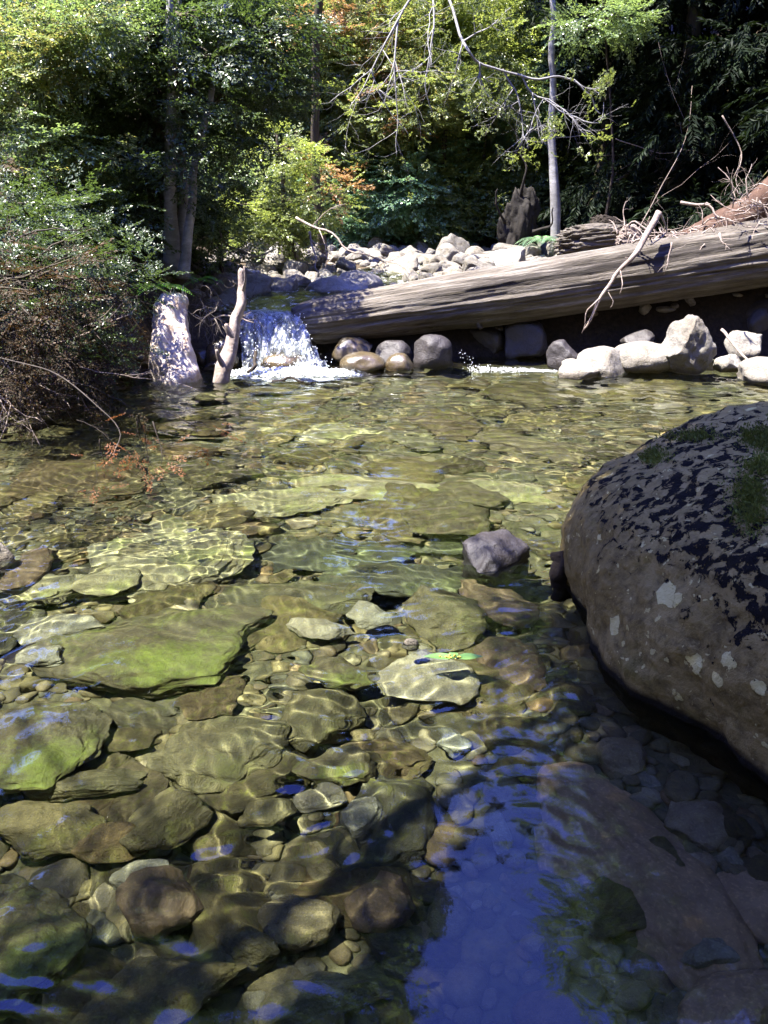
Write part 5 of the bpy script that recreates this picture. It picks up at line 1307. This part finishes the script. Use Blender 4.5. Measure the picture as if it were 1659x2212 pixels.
for i, (pts, r, lb) in enumerate((
    (((640, 470, 12.6), (700, 500, 12.3), (770, 545, 12.0), (830, 570, 11.8)), .022, 'bare fallen branch resting on the cobbles right of the overhanging tree'),
    (((668, 500, 11.4), (676, 540, 11.3), (690, 585, 11.0)), .02, 'short broken branch stuck upright between the cobbles'),
    (((480, 480, 10.4), (485, 520, 10.2), (540, 550, 10), (590, 540, 10)), .02, 'curling bare branch over the stream beside the left bank'),
    (((455, 690, 8.5), (500, 685, 8.3), (560, 700, 8.2)), .012, 'thin pale stick under the root mat left of the waterfall'),
    (((1560, 250, 14), (1600, 330, 14), (1590, 400, 13.8), (1620, 470, 13.6)), .012, 'pale dead branch hanging in the dark wood at the right'),
    (((1340, 560, 14), (1420, 420, 14.2), (1480, 300, 14.3), (1500, 180, 14.5)), .010, 'thin grey dead stem leaning in the dark wood above the log'),
    (((1330, 300, 15), (1420, 330, 15), (1500, 320, 15)), .008, 'thin dead twig crossing the dark wood'))):
    P = [np.array(aty(*q)) for q in pts]; mb = MB(); c0 = P[0].copy(); P = [p - c0 for p in P]
    twiggy(mb, curve_pts(P, 16, .05, i), r, 2, np.random.RandomState(70 + i), None, 4, .6, .45)
    o = link('dead_branch', mb.mesh('dead_branch'), M['driftwood'], None, c0); tag(o, lb, 'branch')

# evergreens on the right, shade put into their dark needle colour
lab = ['dark evergreen right of the straight pale trunk', 'dark evergreen above the split slab of wood', 'dark evergreen above the hanging dead branch', 'dark evergreen above the twig pile', 'dark evergreen at the right edge of the wood', 'tall evergreen deep behind the first dark one', 'tall evergreen deep behind the twig pile', 'evergreen hidden deepest in the dark corner']
for i, (x_, y_, h_, w_) in enumerate(((4.4, 18.0, 10, 1.6), (5.2, 15.8, 11, 1.6), (6.6, 15.0, 13, 1.8), (7.4, 13.2, 14, 1.9), (8.6, 12.2, 14, 1.9), (6.6, 20.5, 16, 2.2), (9.2, 18, 18, 2.3), (11.5, 21, 20, 2.6))):
    b = (x_, y_, gz(x_, y_)); rs = np.random.RandomState(600 + i)
    cl = []
    for k in range(int(h_ * (8 if i < 5 else 5))):
        z = h_ * rs.uniform(.03, 1) ** 1.35; rr = w_ * (1 - .75 * z / h_) * rs.uniform(.35, 1); a = rs.uniform(0, 6.28)
        cl.append(((rr * math.cos(a), rr * math.sin(a), z), rs.uniform(.35, .7)))
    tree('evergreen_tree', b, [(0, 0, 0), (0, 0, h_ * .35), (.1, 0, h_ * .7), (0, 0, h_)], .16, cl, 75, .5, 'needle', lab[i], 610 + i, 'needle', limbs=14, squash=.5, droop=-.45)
bush(1290, 40, 15, .55, .35, 6, 'leaf_mid', 'sunlit green branch tip at the top in front of the dark evergreens', 640, 170, .4, .3, r0=.03, bark='dark_wood')

# tall forest further back and around the pool: shared crowns, seen mostly through gaps and in the water
def big_tree_proto(seed, h, w, mt, label, loc):
    rs = np.random.RandomState(seed); cl = []
    for k in range(46):
        z = h * rs.uniform(.22, 1); rr = w * math.sin(math.pi * min(1, .15 + .8 * z / h)) * rs.uniform(.3, 1); a = rs.uniform(0, 6.28)
        cl.append(((rr * math.cos(a), rr * math.sin(a), z), rs.uniform(.9, 1.6)))
    return tree('forest_tree', loc, [(0, 0, 0), (0, 0, h * .35), (.3, 0, h * .7), (0, 0, h * .98)], .3, cl, 55, .95, mt, label, seed, limbs=16, squash=.7)
GT = 'tall trees of the wood behind the pool'
spots = [(-10, 27, 1.1), (-6.5, 28, 1.15), (-3, 27, 1.4), (-1.8, 29, 1.35), (9.5, 26, 1.1), (12.5, 24, 1.05), (-19, 26, 1.0), (3, 33, .72), (6, 34, .70), (-17, 18, .8), (14, 17, 1.0), (15, 11, .95), (1.5, 26, .50), (4.2, 27, .48), (-10.5, 22.5, 1.3), (-6, 22.5, 1.3)]
lbl = 'tall forest tree on the far slope behind the sunlit wood'
pA = big_tree_proto(701, 22, 3.6, 'leaf_mid', lbl, (spots[0][0], spots[0][1], gz(*spots[0][:2])))
pB = big_tree_proto(702, 22, 3.4, 'leaf_dark', lbl, (spots[1][0], spots[1][1], gz(*spots[1][:2])))
pA.scale = (1.1,) * 3; pB.scale = (1.15,) * 3; pA['group'] = GT; pB['group'] = GT
for i, (x_, y_, s_) in enumerate(spots[2:]):
    dup((pA, pB)[i % 2], (x_, y_, gz(x_, y_)), i * 1.7, s_, None, s_)
# trees behind and beside the viewer
for i, (x_, y_, s_) in enumerate(((-5.5, -3.2, .8), (5.5, -3, .85), (0, -6, .9), (7.5, 3.5, .7), (-17, 2, .7), (12, -2, .9), (-3.5, -8, .85), (4, -9, .8))):
    o = dup((pB, pA)[i % 2], (x_, y_, gz(x_, y_)), i * 2.1, s_, 'tall tree on the bank behind or beside the viewer'); o['group'] = 'trees around the viewer'
# unseen crowns added on the right to block sky light from the lichen boulder
b = (6.2, 1.6, gz(6.2, 1.6)); rs = np.random.RandomState(77)
cl = [((rs.uniform(-3.6, -.6), rs.uniform(-2.5, 3.0), rs.uniform(3.6, 7.5)), .8) for k in range(11)]
tree('unseen_shade_tree', b, [(0, 0, 0), (-.2, 0, 2.5), (-.9, .1, 4.6), (-1.6, .3, 6.5)], .2, cl, 110, .5, 'leaf_mid', 'added unseen tree on the right that blocks sky light from the lichen boulder', 912, limbs=14)
# unseen canopy, clumps placed towards the sun to shade near right and near edge
b = (-6.0, -1.8, gz(-6.0, -1.8)); b0 = np.array(b)
def over(x_, y_, z_): return tuple(np.array((x_, y_, z_)) - b0)
SVn = np.array(SV) / SV.z
shade_pts = []
rs = np.random.RandomState(909)
def shade(x_, y_, h_, r_): shade_pts.append((over(x_ + SVn[0] * h_, y_ + SVn[1] * h_, h_), r_))
for (x_, y_, r_) in SHADE_SPOTS:
    shade(x_, y_, 6.2 + rs.uniform(-.5, .8), r_)
    if x_ > .6: shade(x_ + .15, y_ + .1, 8.6 + rs.uniform(-.5, .8), r_)
tree('unseen_shade_tree', b, [(0, 0, 0), (.4, 0, 2.5), (1.2, .5, 4.6), (2.4, 1.2, 6.0), (3.6, 2.0, 6.6)], .22, shade_pts, 120, .45, 'leaf_mid', 'unseen tree leaning over from the left, its crown shaped to shade the near pool', 910, limbs=len(shade_pts))

# undergrowth covering the slope behind the bar
rs = np.random.RandomState(55); n = 6500
x = rs.uniform(-11, 5.5, n); y = 18.8 + 10 * rs.uniform(size=n) ** 1.3; z = hgt(x, y)
P = np.stack([x, y, z + rs.uniform(0, 1.3, n)], -1); D = np.stack([rs.normal(0, 1, n), rs.normal(-.6, .7, n), rs.normal(.1, .5, n)], -1)
V, Qd = place_sprays(P, D, .6, 'small', 8)
o = link('undergrowth', make_mesh('undergrowth', V, Qd, False), M['leaf_under']); tag(o, 'green undergrowth covering the slope behind the cobble bar', 'undergrowth', kind='stuff')
